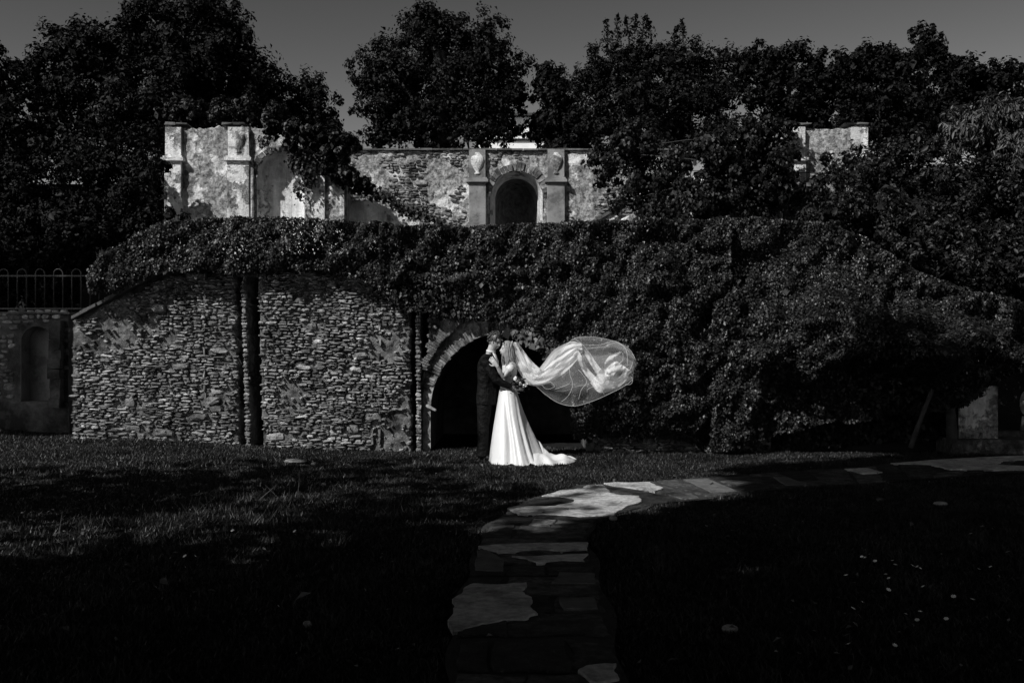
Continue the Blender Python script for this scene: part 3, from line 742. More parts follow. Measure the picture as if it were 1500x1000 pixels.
# left and right wings (the right one mirrors the left about the niche)
def wing(name, label, mir):
    Yw = 20.0; Kw = Yw / FPX
    ax = (756.5 - 750) * Kw
    def X_(px):
        x = (px - 750) * Kw
        return 2 * ax - x if mir else x
    zz = lambda py: CAM_H + (500 - py) * Kw
    sp = lambda a, b: (min(X_(a), X_(b)), max(X_(a), X_(b)))
    o = empty(name, label, 'garden wall')
    Hn = (X_(411), zz(256), 35 * Kw)
    def crown(x):
        px_ = (x if not mir else 2 * ax - x) / Kw + 750
        return zz(np.interp(px_, [243, 375, 445, 470, 505, 510], [187, 187, 206, 240, 262, 292])) + .2 * f2(px_, px_ * 0, .09, 4, 5 + mir)
    a, b = sp(243, 508)
    wall_grid('wall_face', a, b, 2.8, crown, Yw, .033, lambda x, z: .09 * f2(x, z, 4, 4, 90 + mir) + .05 * f2(x, z, 15, 2, 91), M['rough_wall'], o, Hn, .5)
    apse('niche', Hn[0], Hn[1], Hn[2], 2.8, Yw + .02, .34, M['pale_plaster'], o)
    a, b = sp(243, 268); pilaster(a, b, Yw, 2.8, zz(236), zz(187.5), o, .1, M['plaster'])
    a, b = sp(335, 367); pilaster(a, b, Yw, 2.8, zz(236), zz(187.5), o, .12, M['plaster'], .4)
    a, b = sp(457, 476); m_ = MB(); m_.box(a, b, Yw - .1, Yw + .1, 2.8, zz(258), .01); m_.build('pilaster', M['pale_plaster'], o)
    a, b = sp(499, 505); m_ = MB(); m_.box(a, b, Yw - .12, Yw + .45, 2.8, zz(268), .008); m_.build('corner_shaft', M['pale_plaster'], o)
    c = X_(370); m_ = MB(); m_.loft([(c, Yw - .05, 2.8), (c, Yw - .05, zz(270)), (c, Yw - .05, zz(238))], [.04, .042, .04], seg=10); m_.build('half_column', M['pale_plaster'], o, True)
    for q in (0, 1, 5, 6):
        pa = 243 + q * 16.5; a, b = sp(pa + .3, pa + 16.2); m_ = MB(); m_.box(a, b, Yw - .07, Yw + .5, zz(187) + .06, zz(184.5) + .05, .02); m_.build('coping_slab', M['coping'], o)
    voussoirs(Hn[0], Hn[1], Hn[2], Hn[2] + .12, Yw, 18, o, M['pale_stone'], 40 + mir, 0, math.pi, .04, .02)
    # low stub wall with the stair parapet running down towards the centre
    a, b = sp(508, 612)
    def stub(x):
        px_ = (x if not mir else 2 * ax - x) / Kw + 750
        return zz(np.interp(px_, [508, 540, 560, 600, 640], [292, 290, 299, 318, 336]))
    wall_grid('stair_wall', a, b, 2.8, stub, Yw + .3, .04, lambda x, z: .04 * f2(x, z, 5, 3, 95), M['pale_plaster'], o, None, .3)
    return o
wing('wing_wall', 'tall crumbling plaster wall with pilasters and ivy left of the niche', 0)
wing('wing_wall', 'wall fragment with pale corner pier buried in shrubs at right', 1)
# sloping stair parapets below the niche wall
for q, (a, b, lab) in enumerate([((590, 302), (668, 338), 'sloping stone stair parapet to the left of the niche'), ((912, 303), (850, 338), 'sloping stone stair parapet to the right of the niche')]):
    Yp = 21.2; A = W(a[0], a[1], Yp); B = W(b[0], b[1], Yp)
    o = empty('stair_parapet', lab, 'parapet')
    m_ = MB(); m_.add([A + (0, 0, 0), B, B + (0, .3, 0), A + (0, .3, 0), A - (0, 0, A[2] - 2.8), B - (0, 0, B[2] - 2.8), B + (0, .3, -(B[2] - 2.8)), A + (0, .3, -(A[2] - 2.8))],
          [(0, 1, 2, 3), (0, 4, 5, 1), (1, 5, 6, 2), (2, 6, 7, 3), (3, 7, 4, 0)]); m_.build('wall', M['rough_wall'], o)
    for k in range(4):
        t0, t1 = k / 4 + .005, (k + 1) / 4 - .005; p, r2 = A + (B - A) * t0, A + (B - A) * t1; up = np.array([0, 0, .07])
        m_ = MB(); ba = np.array([0, -.06, .004]); bb = np.array([0, .36, .004])
        m_.add([p + ba, r2 + ba, r2 + bb, p + bb, p + ba + up, r2 + ba + up, r2 + bb + up, p + bb + up], [(0, 3, 2, 1), (4, 5, 6, 7), (0, 1, 5, 4), (1, 2, 6, 5), (2, 3, 7, 6), (3, 0, 4, 7)])
        m_.build('coping_slab', M['coping'], o)

# ------------------------------------------------------------------ white house far behind
hs = empty('white_house', 'white house far behind the trees above the niche wall', 'house')
YH = 42.0; KH = YH / FPX
hx = lambda px: (px - 750) * KH
hz = lambda py: CAM_H + (500 - py) * KH
m_ = MB(); m_.box(hx(700), hx(835), YH, YH + 8, 5.2, hz(172)); m_.build('wall', M['house_white'], hs)
m_ = MB(); m_.box(hx(697), hx(838), YH - .35, YH + 8.3, hz(171.5), hz(168)); m_.build('roof', M['roof'], hs)
m_ = MB(); m_.box(hx(698), hx(837), YH - .07, YH - .002, hz(206.4), hz(204.8)); m_.build('ledge', M['roof'], hs)
m_ = MB(); m_.box(hx(699), hx(836), YH - .12, YH - .002, hz(203.8), hz(200.5)); m_.build('cornice', M['house_white'], hs)
for px in (722, 752, 800):
    m_ = MB(); m_.box(hx(px), hx(px + 13), YH - .05, YH - .004, hz(201), hz(182)); o = m_.build('window', M['house_white'], hs)
    m_ = MB(); m_.box(hx(px + 1.5), hx(px + 11.5), YH - .058, YH - .053, hz(200), hz(184)); m_.build('pane', M['glass'], o)

# ------------------------------------------------------------------ ivy
def ivy(name, label, xr, top, low, thick, n, leaf, mat, seed, Y0=YW, cat='ivy', noise_amp=1.0, sparse=None, stems=12, stem_mat=None):
    t = empty(name, label, cat)
    r = np.random.default_rng(seed); px = r.uniform(xr[0], xr[1], n * 2)
    yt = np.interp(px, *zip(*top)); yl = np.interp(px, *zip(*low))
    yt = yt + 9 * f2(px, px * 0, .045, 3, seed); yl = yl + 14 * f2(px, px * 0 + 5, .06, 3, seed + 1)
    py = r.uniform(300, 690, n * 2)
    k = (py > yt) & (py < yl)
    if sparse is not None: k &= r.random(n * 2) < sparse(px, py)
    area = k.sum() / (n * 2)
    px, py = px[k][:n], py[k][:n]
    def depth(px, py):
        x, z = wx(px), wz(py)
        return thick(px, py) * (1 + noise_amp * (1.5 * f2(x, z, .9, 2, seed + 2) + 1.2 * f2(x, z, 3.4, 2, seed + 3))) + .2 * f2(x, z, 8, 2, seed + 4)
    d = depth(px, py); e = .5
    gx = (depth(px + 3, py) - depth(px - 3, py)) / (6 * K); gz_ = -(depth(px, py + 3) - depth(px, py - 3)) / (6 * K)
    u = r.random(len(px)) ** 2.2
    P = np.stack([wx(px), Y0 - np.maximum(d, .02) * (1 - u * .55) - r.uniform(0, .06, len(px)), wz(py)], 1)
    N = np.stack([-gx * .8, -np.ones(len(px)), -gz_ * .8 + .45], 1) + r.normal(size=(len(px), 3)) * .55
    V, F = leaf_mesh(P, N, leaf, .85, .22, np.array([0, -.2, -1.0]), seed)
    mobj('foliage', V, F, mat, t)
    rr = random.Random(seed); m_ = MB()
    for q in range(stems):
        a = rr.uniform(*xr); yl_ = float(np.interp(a, *zip(*low))); yt_ = float(np.interp(a, *zip(*top)))
        A = np.array([wx(a), Y0 - .03, wz(yl_ - 6)]); B = np.array([wx(a + rr.uniform(-30, 30)), Y0 - .06, wz(yt_ + 20)])
        m_ = MB(); tube(m_, A, B, .014, .008, .05, 6, 5, rr); m_.build('stem', stem_mat or M['bark'], t, True)
    return t
top_edge = [(140, 395), (170, 368), (205, 346), (250, 326), (350, 321), (500, 326), (600, 333), (800, 331), (900, 328), (1000, 325), (1100, 322), (1200, 332), (1260, 350), (1300, 385), (1350, 412), (1400, 430), (1510, 450)]
low_edge = [(140, 432), (180, 430), (205, 415), (240, 405), (300, 396), (350, 404), (420, 396), (500, 400), (520, 407), (560, 424), (580, 446), (600, 456), (630, 458), (645, 466), (690, 468), (720, 470), (750, 474), (768, 488), (785, 506), (800, 520), (822, 538), (836, 560), (838, 590), (834, 630), (840, 640), (860, 644), (900, 640), (1000, 644), (1040, 668), (1100, 664), (1510, 660)]
ivy('ivy_hedge', 'clipped ivy hedge along the top of the rubble wall at left', (140, 575), top_edge, low_edge, lambda px, py: .26 + 0 * px, 78000, .033, M['ivy'], 101)
ivy('ivy_curtain', 'dense ivy curtain covering the wall above and right of the archway', (560, 1060), top_edge, low_edge, lambda px, py: (.3 + .1 * sstep(840, 900, px)) * (1 - .9 * np.exp(-((px - 715) / 95.) ** 2 - ((py - 475) / 55.) ** 2)) * (1 - .75 * sstep(850, 870, px) * np.exp(-((py - 650) / 32.) ** 2)), 150000, .033, M['ivy'], 102,
    sparse=lambda px, py: 1 - .45 * (sstep(560, 600, px) * (1 - sstep(700, 760, px)) * sstep(395, 420, py)))
ivy('dry_ivy', 'patch of thin dry ivy on the wall just left above the archway', (556, 740), [(556, 405), (600, 400), (740, 400)], low_edge, lambda px, py: .34 * (1 - .9 * np.exp(-((px - 715) / 95.) ** 2 - ((py - 475) / 55.) ** 2)), 9000, .045, M['ivy_dry'], 105,
    sparse=lambda px, py: .25 + .75 * (f2(px, py, .03, 2, 8) > .02), stems=9, stem_mat=M['pale_bark'])
low2 = [(1030, 662), (1060, 655), (1100, 642), (1150, 630), (1200, 618), (1300, 606), (1345, 604), (1400, 590), (1430, 565), (1460, 545), (1510, 520)]
ivy('overhanging_shrub', 'big dark leafy shrub overhanging the wall at right with a leaning trunk', (1035, 1510), top_edge, low2,
    lambda px, py: .35 + 1.2 * np.exp(-((px - 1300) / 170.) ** 2 - ((py - 505) / 60.) ** 2), 125000, .035, M['ivy'], 103, cat='shrub')
sh = [o for o in bpy.data.objects if o.name == 'overhanging_shrub'][0]
m_ = MB(); a = W(1334, 655, 14.7); b = W(1366, 570, 14.5); tube(m_, a, b, .04, .03, .04, 6, 8); m_.build('leaning_trunk', M['pale_bark'], sh, True)
m_ = MB(); tube(m_, W(1395, 650, 15.0), W(1385, 560, 14.9), .09, .06, .04, 6, 8); m_.build('trunk', M['bark'], sh, True)
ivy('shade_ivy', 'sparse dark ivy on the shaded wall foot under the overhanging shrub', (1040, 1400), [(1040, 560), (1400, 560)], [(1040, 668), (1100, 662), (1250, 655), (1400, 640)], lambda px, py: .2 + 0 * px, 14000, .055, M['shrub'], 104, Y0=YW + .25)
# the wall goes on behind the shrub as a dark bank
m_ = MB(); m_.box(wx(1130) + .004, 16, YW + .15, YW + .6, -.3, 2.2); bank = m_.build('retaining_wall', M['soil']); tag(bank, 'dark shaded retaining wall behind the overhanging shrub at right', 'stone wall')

# sprays hanging into the arch, their sunlight put in as a paler leaf colour
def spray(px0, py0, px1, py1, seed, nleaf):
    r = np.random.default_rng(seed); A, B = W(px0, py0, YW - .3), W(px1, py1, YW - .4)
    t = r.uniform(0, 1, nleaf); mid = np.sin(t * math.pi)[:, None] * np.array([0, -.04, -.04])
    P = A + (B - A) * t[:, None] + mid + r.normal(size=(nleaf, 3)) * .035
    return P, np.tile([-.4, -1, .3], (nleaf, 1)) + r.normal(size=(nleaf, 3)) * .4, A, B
tsp = empty('ivy_spray', 'ivy sprays with sunlight painted in as pale leaves, hanging over the arch beside the veil', 'ivy')
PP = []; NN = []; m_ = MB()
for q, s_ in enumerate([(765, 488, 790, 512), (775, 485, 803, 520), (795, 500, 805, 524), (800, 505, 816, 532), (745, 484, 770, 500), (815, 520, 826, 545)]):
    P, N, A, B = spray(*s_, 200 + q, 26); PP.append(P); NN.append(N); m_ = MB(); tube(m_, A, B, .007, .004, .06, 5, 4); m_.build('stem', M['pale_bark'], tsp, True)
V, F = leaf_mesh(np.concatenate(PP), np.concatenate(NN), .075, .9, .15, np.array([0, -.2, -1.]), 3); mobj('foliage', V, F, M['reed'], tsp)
m_ = MB(); tube(m_, W(755, 512, YW - .2), W(790, 498, YW - .25), .007, .005, .08, 6, 5); m_.build('stem', M['pale_bark'], tsp, True)

def wallivy(name, label, lobes, n, leaf, mat, seed, Y, strands=()):
    """ivy cushions sitting on an upper wall: lobes in px at distance Y"""
    t = empty(name, label, 'ivy')
    L_ = [(*W(px, py, Y + dy), r_ / FPX * Y) for px, py, r_, dy in lobes]; L_ = np.array(L_)
    P, N, S = clump_points(L_[:, :3], L_[:, 3], n, seed, .9, 18)
    r = np.random.default_rng(seed + 1)
    for (xa, ya, xb, yb, k) in strands:
        if not k: continue
        u = r.random((k, 1)); A, B = W(xa, ya, Y), W(xb, yb, Y)
        P = np.concatenate([P, A + (B - A) * u + r.normal(size=(k, 3)) * np.array([.075, .05, .06]) * (1.3 - u * .6) + np.array([.06, 0, 0]) * np.sin(u * 7)]); N = np.concatenate([N, np.array([0, -1, .4]) + r.normal(size=(k, 3)) * .5])
    V, F = leaf_mesh(P, N, leaf, .8, .2, np.array([0, -.2, -1.]), seed); mobj('foliage', V, F, mat, t)
    m_ = MB(); rr = random.Random(seed)
    for k in range(8): m_ = MB(); tube(m_, L_[rr.randrange(len(L_)), :3], L_[rr.randrange(len(L_)), :3], .012, .006, .1, 5, 5, rr); m_.build('stem', M['bark'], t, True)
wallivy('wall_ivy', 'ivy cushion spilling over the crumbling wing wall beside its niche', [(400, 188, 13, -.1), (430, 192, 17, -.15), (462, 200, 22, -.15), (500, 215, 26, -.1), (485, 240, 20, -.15), (425, 212, 9, -.1), (505, 255, 18, -.15), (525, 268, 14, -.15)], 13000, .07, M['shrub'], 111, 19.75, [(425, 205, 446, 255, 160), (446, 250, 440, 296, 130), (452, 225, 455, 275, 120), (520, 265, 560, 290, 200), (555, 285, 620, 322, 260), (440, 215, 428, 250, 80), (400, 190, 385, 215, 70), (600, 305, 650, 330, 120), (250, 190, 262, 320, 0)])
wallivy('wall_ivy', 'bushy ivy hanging over the right end of the niche wall', [(900, 225, 34, -.2), (930, 215, 45, -.2), (870, 235, 16, 0), (890, 262, 20, -.1), (940, 270, 40, -.2), (980, 250, 50, 0), (1010, 290, 45, -1), (960, 310, 30, -.6), (905, 300, 14, -.1), (1050, 280, 45, -1.1), (1060, 230, 42, -1), (1100, 300, 40, -1.1), (1110, 250, 40, -1.1), (1140, 290, 30, -1.1), (1150, 225, 20, -1.0), (1125, 200, 28, -.9), (1085, 200, 30, -.9), (1040, 215, 40, -.9), (1150, 190, 16, -.9), (1148, 260, 20, -1.1), (1200, 285, 28, -1.1), (1212, 232, 10, -.9), (1225, 255, 16, -1.1), (1250, 240, 16, -1.1), (1198, 262, 9, -.9), (1160, 205, 9, -.9)], 40000, .066, M['shrub'], 112, 20.6)

# ------------------------------------------------------------------ trees and shrubs
def lob(lst, Y):
    return [(*W(px, py, Y + dy), r_ / FPX * Y) for px, py, r_, dy in lst]
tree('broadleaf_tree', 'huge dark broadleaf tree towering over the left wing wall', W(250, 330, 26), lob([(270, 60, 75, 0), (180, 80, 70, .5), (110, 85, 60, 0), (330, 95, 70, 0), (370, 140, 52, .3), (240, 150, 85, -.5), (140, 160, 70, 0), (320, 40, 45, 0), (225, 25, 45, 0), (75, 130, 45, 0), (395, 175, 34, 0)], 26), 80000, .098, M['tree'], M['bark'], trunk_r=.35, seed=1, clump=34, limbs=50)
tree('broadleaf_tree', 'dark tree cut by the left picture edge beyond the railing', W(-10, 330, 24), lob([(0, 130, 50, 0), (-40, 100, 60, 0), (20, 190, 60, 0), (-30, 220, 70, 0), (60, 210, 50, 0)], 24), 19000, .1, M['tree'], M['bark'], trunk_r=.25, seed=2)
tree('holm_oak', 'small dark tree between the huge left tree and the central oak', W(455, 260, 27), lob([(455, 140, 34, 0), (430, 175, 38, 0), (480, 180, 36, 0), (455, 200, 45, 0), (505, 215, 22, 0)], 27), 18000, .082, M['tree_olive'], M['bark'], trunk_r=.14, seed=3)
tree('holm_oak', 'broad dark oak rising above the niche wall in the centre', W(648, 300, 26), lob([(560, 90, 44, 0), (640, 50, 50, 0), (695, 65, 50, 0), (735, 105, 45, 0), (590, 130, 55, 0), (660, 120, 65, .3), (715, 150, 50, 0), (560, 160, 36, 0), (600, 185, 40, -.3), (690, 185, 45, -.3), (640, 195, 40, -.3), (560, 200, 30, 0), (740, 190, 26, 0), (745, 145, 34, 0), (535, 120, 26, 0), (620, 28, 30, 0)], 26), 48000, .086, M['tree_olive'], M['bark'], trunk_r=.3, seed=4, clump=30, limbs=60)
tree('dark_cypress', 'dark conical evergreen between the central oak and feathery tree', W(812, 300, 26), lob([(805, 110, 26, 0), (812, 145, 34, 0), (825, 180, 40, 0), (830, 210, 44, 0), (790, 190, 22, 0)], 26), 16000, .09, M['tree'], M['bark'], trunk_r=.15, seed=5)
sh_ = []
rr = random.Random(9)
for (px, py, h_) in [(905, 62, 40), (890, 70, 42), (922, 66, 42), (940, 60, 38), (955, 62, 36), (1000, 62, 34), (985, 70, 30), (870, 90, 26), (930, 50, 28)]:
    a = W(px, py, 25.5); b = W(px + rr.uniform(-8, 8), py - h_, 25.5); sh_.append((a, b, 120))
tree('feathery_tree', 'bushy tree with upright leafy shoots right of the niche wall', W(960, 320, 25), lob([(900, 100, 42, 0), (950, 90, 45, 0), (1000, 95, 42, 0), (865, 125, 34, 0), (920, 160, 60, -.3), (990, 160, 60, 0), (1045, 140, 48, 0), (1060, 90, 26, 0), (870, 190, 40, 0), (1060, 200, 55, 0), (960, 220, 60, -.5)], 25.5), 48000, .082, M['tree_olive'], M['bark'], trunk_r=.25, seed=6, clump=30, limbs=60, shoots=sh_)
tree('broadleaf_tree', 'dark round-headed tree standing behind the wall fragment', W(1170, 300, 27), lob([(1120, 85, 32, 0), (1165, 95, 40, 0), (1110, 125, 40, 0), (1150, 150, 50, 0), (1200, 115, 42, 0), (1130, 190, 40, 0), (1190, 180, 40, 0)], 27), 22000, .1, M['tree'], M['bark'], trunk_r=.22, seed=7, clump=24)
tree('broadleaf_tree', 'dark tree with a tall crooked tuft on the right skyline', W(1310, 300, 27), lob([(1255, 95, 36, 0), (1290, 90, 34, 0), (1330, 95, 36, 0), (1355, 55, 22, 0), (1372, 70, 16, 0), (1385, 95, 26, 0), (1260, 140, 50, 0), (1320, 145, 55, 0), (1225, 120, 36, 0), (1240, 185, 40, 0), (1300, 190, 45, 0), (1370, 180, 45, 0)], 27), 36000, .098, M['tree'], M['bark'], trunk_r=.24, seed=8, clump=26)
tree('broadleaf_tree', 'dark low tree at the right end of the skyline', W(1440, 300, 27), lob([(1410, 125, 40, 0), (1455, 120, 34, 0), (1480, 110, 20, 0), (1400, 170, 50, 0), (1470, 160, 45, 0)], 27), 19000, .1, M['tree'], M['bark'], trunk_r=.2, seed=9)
# shrubs on the right bank
SH = [('pale reedy shrub catching sun at the right picture edge', [(1440, 185, 40, 0), (1490, 180, 40, 0), (1400, 205, 34, 0), (1470, 225, 50, 0), (1520, 220, 50, 0)], 19.5, M['reed'], .11, .28, 15000),
      ('rounded dark shrub below the wall fragment at right', [(1280, 250, 50, 0), (1330, 240, 50, 0), (1240, 300, 45, -.3), (1300, 320, 60, -.3), (1200, 320, 34, -.3)], 18.5, M['shrub'], .07, .6, 20000),
      ('dark shrub on the right bank beneath the reedy shrub', [(1390, 270, 55, 0), (1450, 290, 60, 0), (1380, 340, 55, -.3), (1500, 300, 60, 0)], 18.0, M['shrub'], .07, .55, 20000),
      ('dark shrub just above the overhanging shrub at the right', [(1420, 390, 55, 0), (1480, 400, 55, 0), (1340, 380, 45, 0), (1520, 360, 60, 0)], 17.0, M['shrub'], .08, .6, 18000)]
for q, (lab, l, Y, mt, lf, ra, n) in enumerate(SH):
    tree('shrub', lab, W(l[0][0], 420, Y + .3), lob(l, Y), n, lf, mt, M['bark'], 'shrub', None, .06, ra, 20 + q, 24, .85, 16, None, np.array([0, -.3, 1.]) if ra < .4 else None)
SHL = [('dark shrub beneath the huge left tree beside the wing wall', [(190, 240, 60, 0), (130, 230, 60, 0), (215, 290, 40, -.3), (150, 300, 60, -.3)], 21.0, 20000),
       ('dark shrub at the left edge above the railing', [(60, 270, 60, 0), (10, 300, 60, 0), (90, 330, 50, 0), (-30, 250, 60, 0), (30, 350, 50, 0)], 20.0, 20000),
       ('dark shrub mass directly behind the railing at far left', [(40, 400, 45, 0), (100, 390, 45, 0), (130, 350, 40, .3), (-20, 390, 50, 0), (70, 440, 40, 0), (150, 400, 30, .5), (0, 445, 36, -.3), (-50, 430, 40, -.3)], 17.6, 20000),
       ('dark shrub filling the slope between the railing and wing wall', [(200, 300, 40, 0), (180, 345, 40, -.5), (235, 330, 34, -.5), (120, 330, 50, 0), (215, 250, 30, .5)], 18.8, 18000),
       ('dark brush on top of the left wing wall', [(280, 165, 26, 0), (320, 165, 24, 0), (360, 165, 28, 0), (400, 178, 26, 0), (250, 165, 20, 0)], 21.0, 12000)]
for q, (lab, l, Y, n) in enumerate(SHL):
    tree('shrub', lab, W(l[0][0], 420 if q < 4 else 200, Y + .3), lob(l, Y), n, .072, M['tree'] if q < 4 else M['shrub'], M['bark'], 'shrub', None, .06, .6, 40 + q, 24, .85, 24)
# tall trees beside and behind the viewpoint, whose shade lies over the lawn
az = R(SUN_AZ); av = np.array([math.sin(az), math.cos(az)]); nv = np.array([math.cos(az), -math.sin(az)])
def shade_tree(label, qq, al, prof, n, leaf, seed, step=1.3):
    p = av * al + nv * qq; H = prof[-1][0]
    L_ = []
    for z in np.arange(prof[0][0], H + .01, step):
        L_.append((p[0] + rr.uniform(-.2, .2), p[1] + rr.uniform(-.2, .2), z, float(np.interp(z, [a for a, b in prof], [b for a, b in prof]))))
    tree('shade_tree', label, (p[0], p[1], 0), L_, n, leaf, M['tree'], M['bark'], 'tree', 'evergreens shading the lawn', .25, .8, seed, 30, .9, 10)
shade_tree('tallest evergreen beside the viewpoint, waist shaped to let sun onto the path', -5.3, -3.0, [(2.2, 2.0), (6.8, 2.1), (7.8, .9), (12.4, .9), (14.5, 2.3), (16, 1.9)], 13000, .46, 60)  # crown profile shaped for its shadow: sun at the bend, shade at right
for q, (qq, al, H) in enumerate([(-2.6, -4.2, 17), (.6, -4.0, 17), (3.8, -4.6, 16), (7.0, -5.0, 14)]):
    shade_tree(['second', 'third', 'fourth', 'last'][q] + ' evergreen in the row running behind the viewpoint', qq, al, [(2.2, 2.4), (H * .7, 2.5), (H - 1, 1.5)], 9000, .46, 61 + q)
shade_tree('unseen sparse tree added left of the viewpoint to dapple the left lawn', -10.8, -4.0, [(5.2, 1.6), (8, 2.3), (10.4, 1.6)], 2300, .24, 66)  # added out of view to break the sun on the grass into streaks
shade_tree('unseen slender tree added left of the viewpoint to dapple the path bend', -7.9, -5.0, [(5.0, 1.0), (8, 1.1), (11.4, 1.5), (12.2, 1.3)], 2200, .2, 68)  # put in out of view so the pale cement is half shaded
shade_tree('unseen high crowned tree added far left to shade the railing', -17.8, -3.2, [(10.2, 1.5), (11.2, 1.4)], 5000, .3, 67, .9)  # added out of view, its crown set to darken the railing and shrubs

# ------------------------------------------------------------------ right edge: plastered pier and steps
pr_ = empty('plastered_pier', 'pale plastered stub of wall under the shrub at right', 'stone wall')
YP = 15.0
A = W(1404, 632, YP); B = W(1462, 560, YP)
wall_grid('wall_face', A[0], B[0], -.1, lambda x: B[2] - .06 * ((x - A[0]) / (B[0] - A[0])), YP, .03, lambda x, z: .03 * f2(x, z, 5, 3, 99), M['plaster'], pr_, None, .35)
st = empty('stone_steps', 'low worn stone steps at the right edge beside the path', 'steps')
for q, (xa, xb, ya, yb, Y) in enumerate([(1395, 1600, 657, 643, 14.9), (1440, 1600, 643, 632, 15.3), (1465, 1600, 632, 618, 15.8)]):
    a, b = W(xa, ya, Y), W(xb, yb, Y); m_ = MB(); m_.box(a[0], b[0], Y, Y + .6, -.1, b[2], .02); o = m_.build('step', M['slab'], st)
    bv = o.modifiers.new('bevel', 'BEVEL'); bv.width = .02; bv.segments = 2
sb = MB(); c = W(1503, 590, 15.5); sb.ball(c, (.14, .14, .22), 12, 9); sb.loft([c - (0, 0, .6), c - (0, 0, .2)], [.16, .1], seg=12)
tag(sb.build('stone_finial', M['plaster'], None, True), 'rounded pale stone finial at the right edge above the steps', 'finial')

# ------------------------------------------------------------------ grass
def blades(n, xlim, ylim, hmin, hmax, seed, dens=None):
    r = np.random.default_rng(seed)
    y = r.uniform(*ylim, n); half = (y * 750 / FPX) * 1.12 + .4; x = r.uniform(-1, 1, n) * half
    jx, jy = r.normal(size=(2, n)) * .045; k = ~in_poly(x + jx, y + jy, path_poly.tolist()); k &= ~((np.abs(x - IC[0]) < IC[2]) & (y > YW + .6))
    k &= y < YW + np.where(np.abs(x - IC[0]) < IC[2], .6, -.02) + np.where(x < wx(105), 1.2, 0)
    if dens is not None: k &= r.random(n) < dens(x, y)
    x, y = x[k], y[k]; n = len(x); z = gz(x, y)
    clump = .35 + 2.0 * np.clip(f2(x, y, 2.6, 3, 44) + .35, 0, 1) ** 1.5
    h = r.uniform(hmin, hmax, n) * clump; th = r.uniform(0, 2 * math.pi, n); wd = r.uniform(.002, .005, n) * (1 + y / 14)
    lean = r.normal(size=(n, 2)) * .5 * h[:, None]
    dx, dy = np.cos(th) * wd, np.sin(th) * wd
    V = np.stack([np.stack([x - dx, y - dy, z], 1), np.stack([x + dx, y + dy, z], 1), np.stack([x + lean[:, 0], y + lean[:, 1], z + h], 1)], 1).reshape(-1, 3)
    return V, np.arange(3 * n).reshape(-1, 3)
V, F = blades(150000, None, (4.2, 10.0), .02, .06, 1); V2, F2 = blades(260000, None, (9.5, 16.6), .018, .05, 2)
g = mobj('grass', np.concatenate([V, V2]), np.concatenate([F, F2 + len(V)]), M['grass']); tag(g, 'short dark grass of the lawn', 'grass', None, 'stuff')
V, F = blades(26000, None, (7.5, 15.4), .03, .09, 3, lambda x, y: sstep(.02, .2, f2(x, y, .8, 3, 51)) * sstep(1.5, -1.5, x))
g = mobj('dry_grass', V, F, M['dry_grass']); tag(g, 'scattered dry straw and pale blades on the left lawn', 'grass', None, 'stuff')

r = np.random.default_rng(91); n = 380; y = r.uniform(5, 15, n); x = r.uniform(-1, 1, n) * y * .56
k = ~in_poly(x, y, path_poly.tolist()) | (r.random(n) < .25); x, y = x[k], y[k]
V, F = leaf_mesh(np.stack([x, y, gz(x, y) + .045], 1), np.array([0, 0, 1.]) + r.normal(size=(len(x), 3)) * .35, .035, .6, .3, None, 92)
tag(mobj('fallen_leaves', V, F, M['dry_grass']), 'dry fallen leaves strewn over the dark lawn', 'leaves', None, 'stuff')
V, F = blades(5200, None, (8.5, 15.0), .09, .26, 5, lambda x, y: sstep(.1, .22, f2(x, y, .7, 2, 57)) * sstep(-.5, -2.5, x))
tag(mobj('weeds', V, F, M['grass']), 'taller weed clumps standing in the left lawn', 'weeds', None, 'stuff')
# loose stones and daisies
def loose(px, py, wpx, hpx, lab, seed, mat='pale_stone'):
    p = G(px, py); Y = p[1]; s_ = wpx / FPX * Y; r = np.random.default_rng(seed)
    m_ = MB(); m_.ball((0, 0, 0), (s_ / 2, s_ * .38, max(hpx / FPX * Y * .55, .03)), 11, 6)
    V = np.concatenate(m_.V); V *= 1 + .3 * fbm(V * 9 + seed, 2, seed)[:, None]; V[:, 2] = np.minimum(V[:, 2], V[:, 2].max() * .75)
    z = float(gz(np.array([p[0]]), np.array([p[1]]))[0])
    o = mobj('loose_stone', V, m_.F, M[mat]); o.location = (p[0], Y, z + .025); tag(o, lab, 'stone')
loose(433, 682, 34, 7, 'wide flat pale stone in the lit grass before the rubble wall', 1)
loose(461, 684, 11, 5, 'small pale stone right of the wide flat one in the grass', 2)
loose(1378, 741, 22, 8, 'pale flat stone in the dark grass below the right path', 3)
loose(1289, 735, 11, 5, 'small stone in the dark grass left of the pale flat one at right', 4)
loose(898, 763, 12, 6, 'small pale stone at the inner bend of the path', 5)
loose(1069, 927, 24, 9, 'dim flat stone in the dark lower right lawn', 6, 'stone')
loose(450, 921, 14, 7, 'dim stone in the dark lower left lawn', 7, 'stone')
loose(474, 713, 8, 5, 'tiny stone in the grass below the wide flat stone', 8)
loose(900, 707, 5, 3, 'tiny white pebble in the grass above the cement patch', 9)
dz = [(1263, 823), (1268, 824), (1282, 830), (1308, 829), (1311, 836), (1298, 850), (1303, 855), (1300, 873), (1335, 837), (1345, 838), (1347, 840), (1354, 868), (1240, 852), (1262, 891), (1248, 901), (1326, 909), (1348, 906), (1344, 918), (1244, 955), (1310, 956), (1397, 883), (1424, 888), (1433, 842), (1452, 838), (1453, 781), (1423, 789), (1386, 916)]
mb = MB()
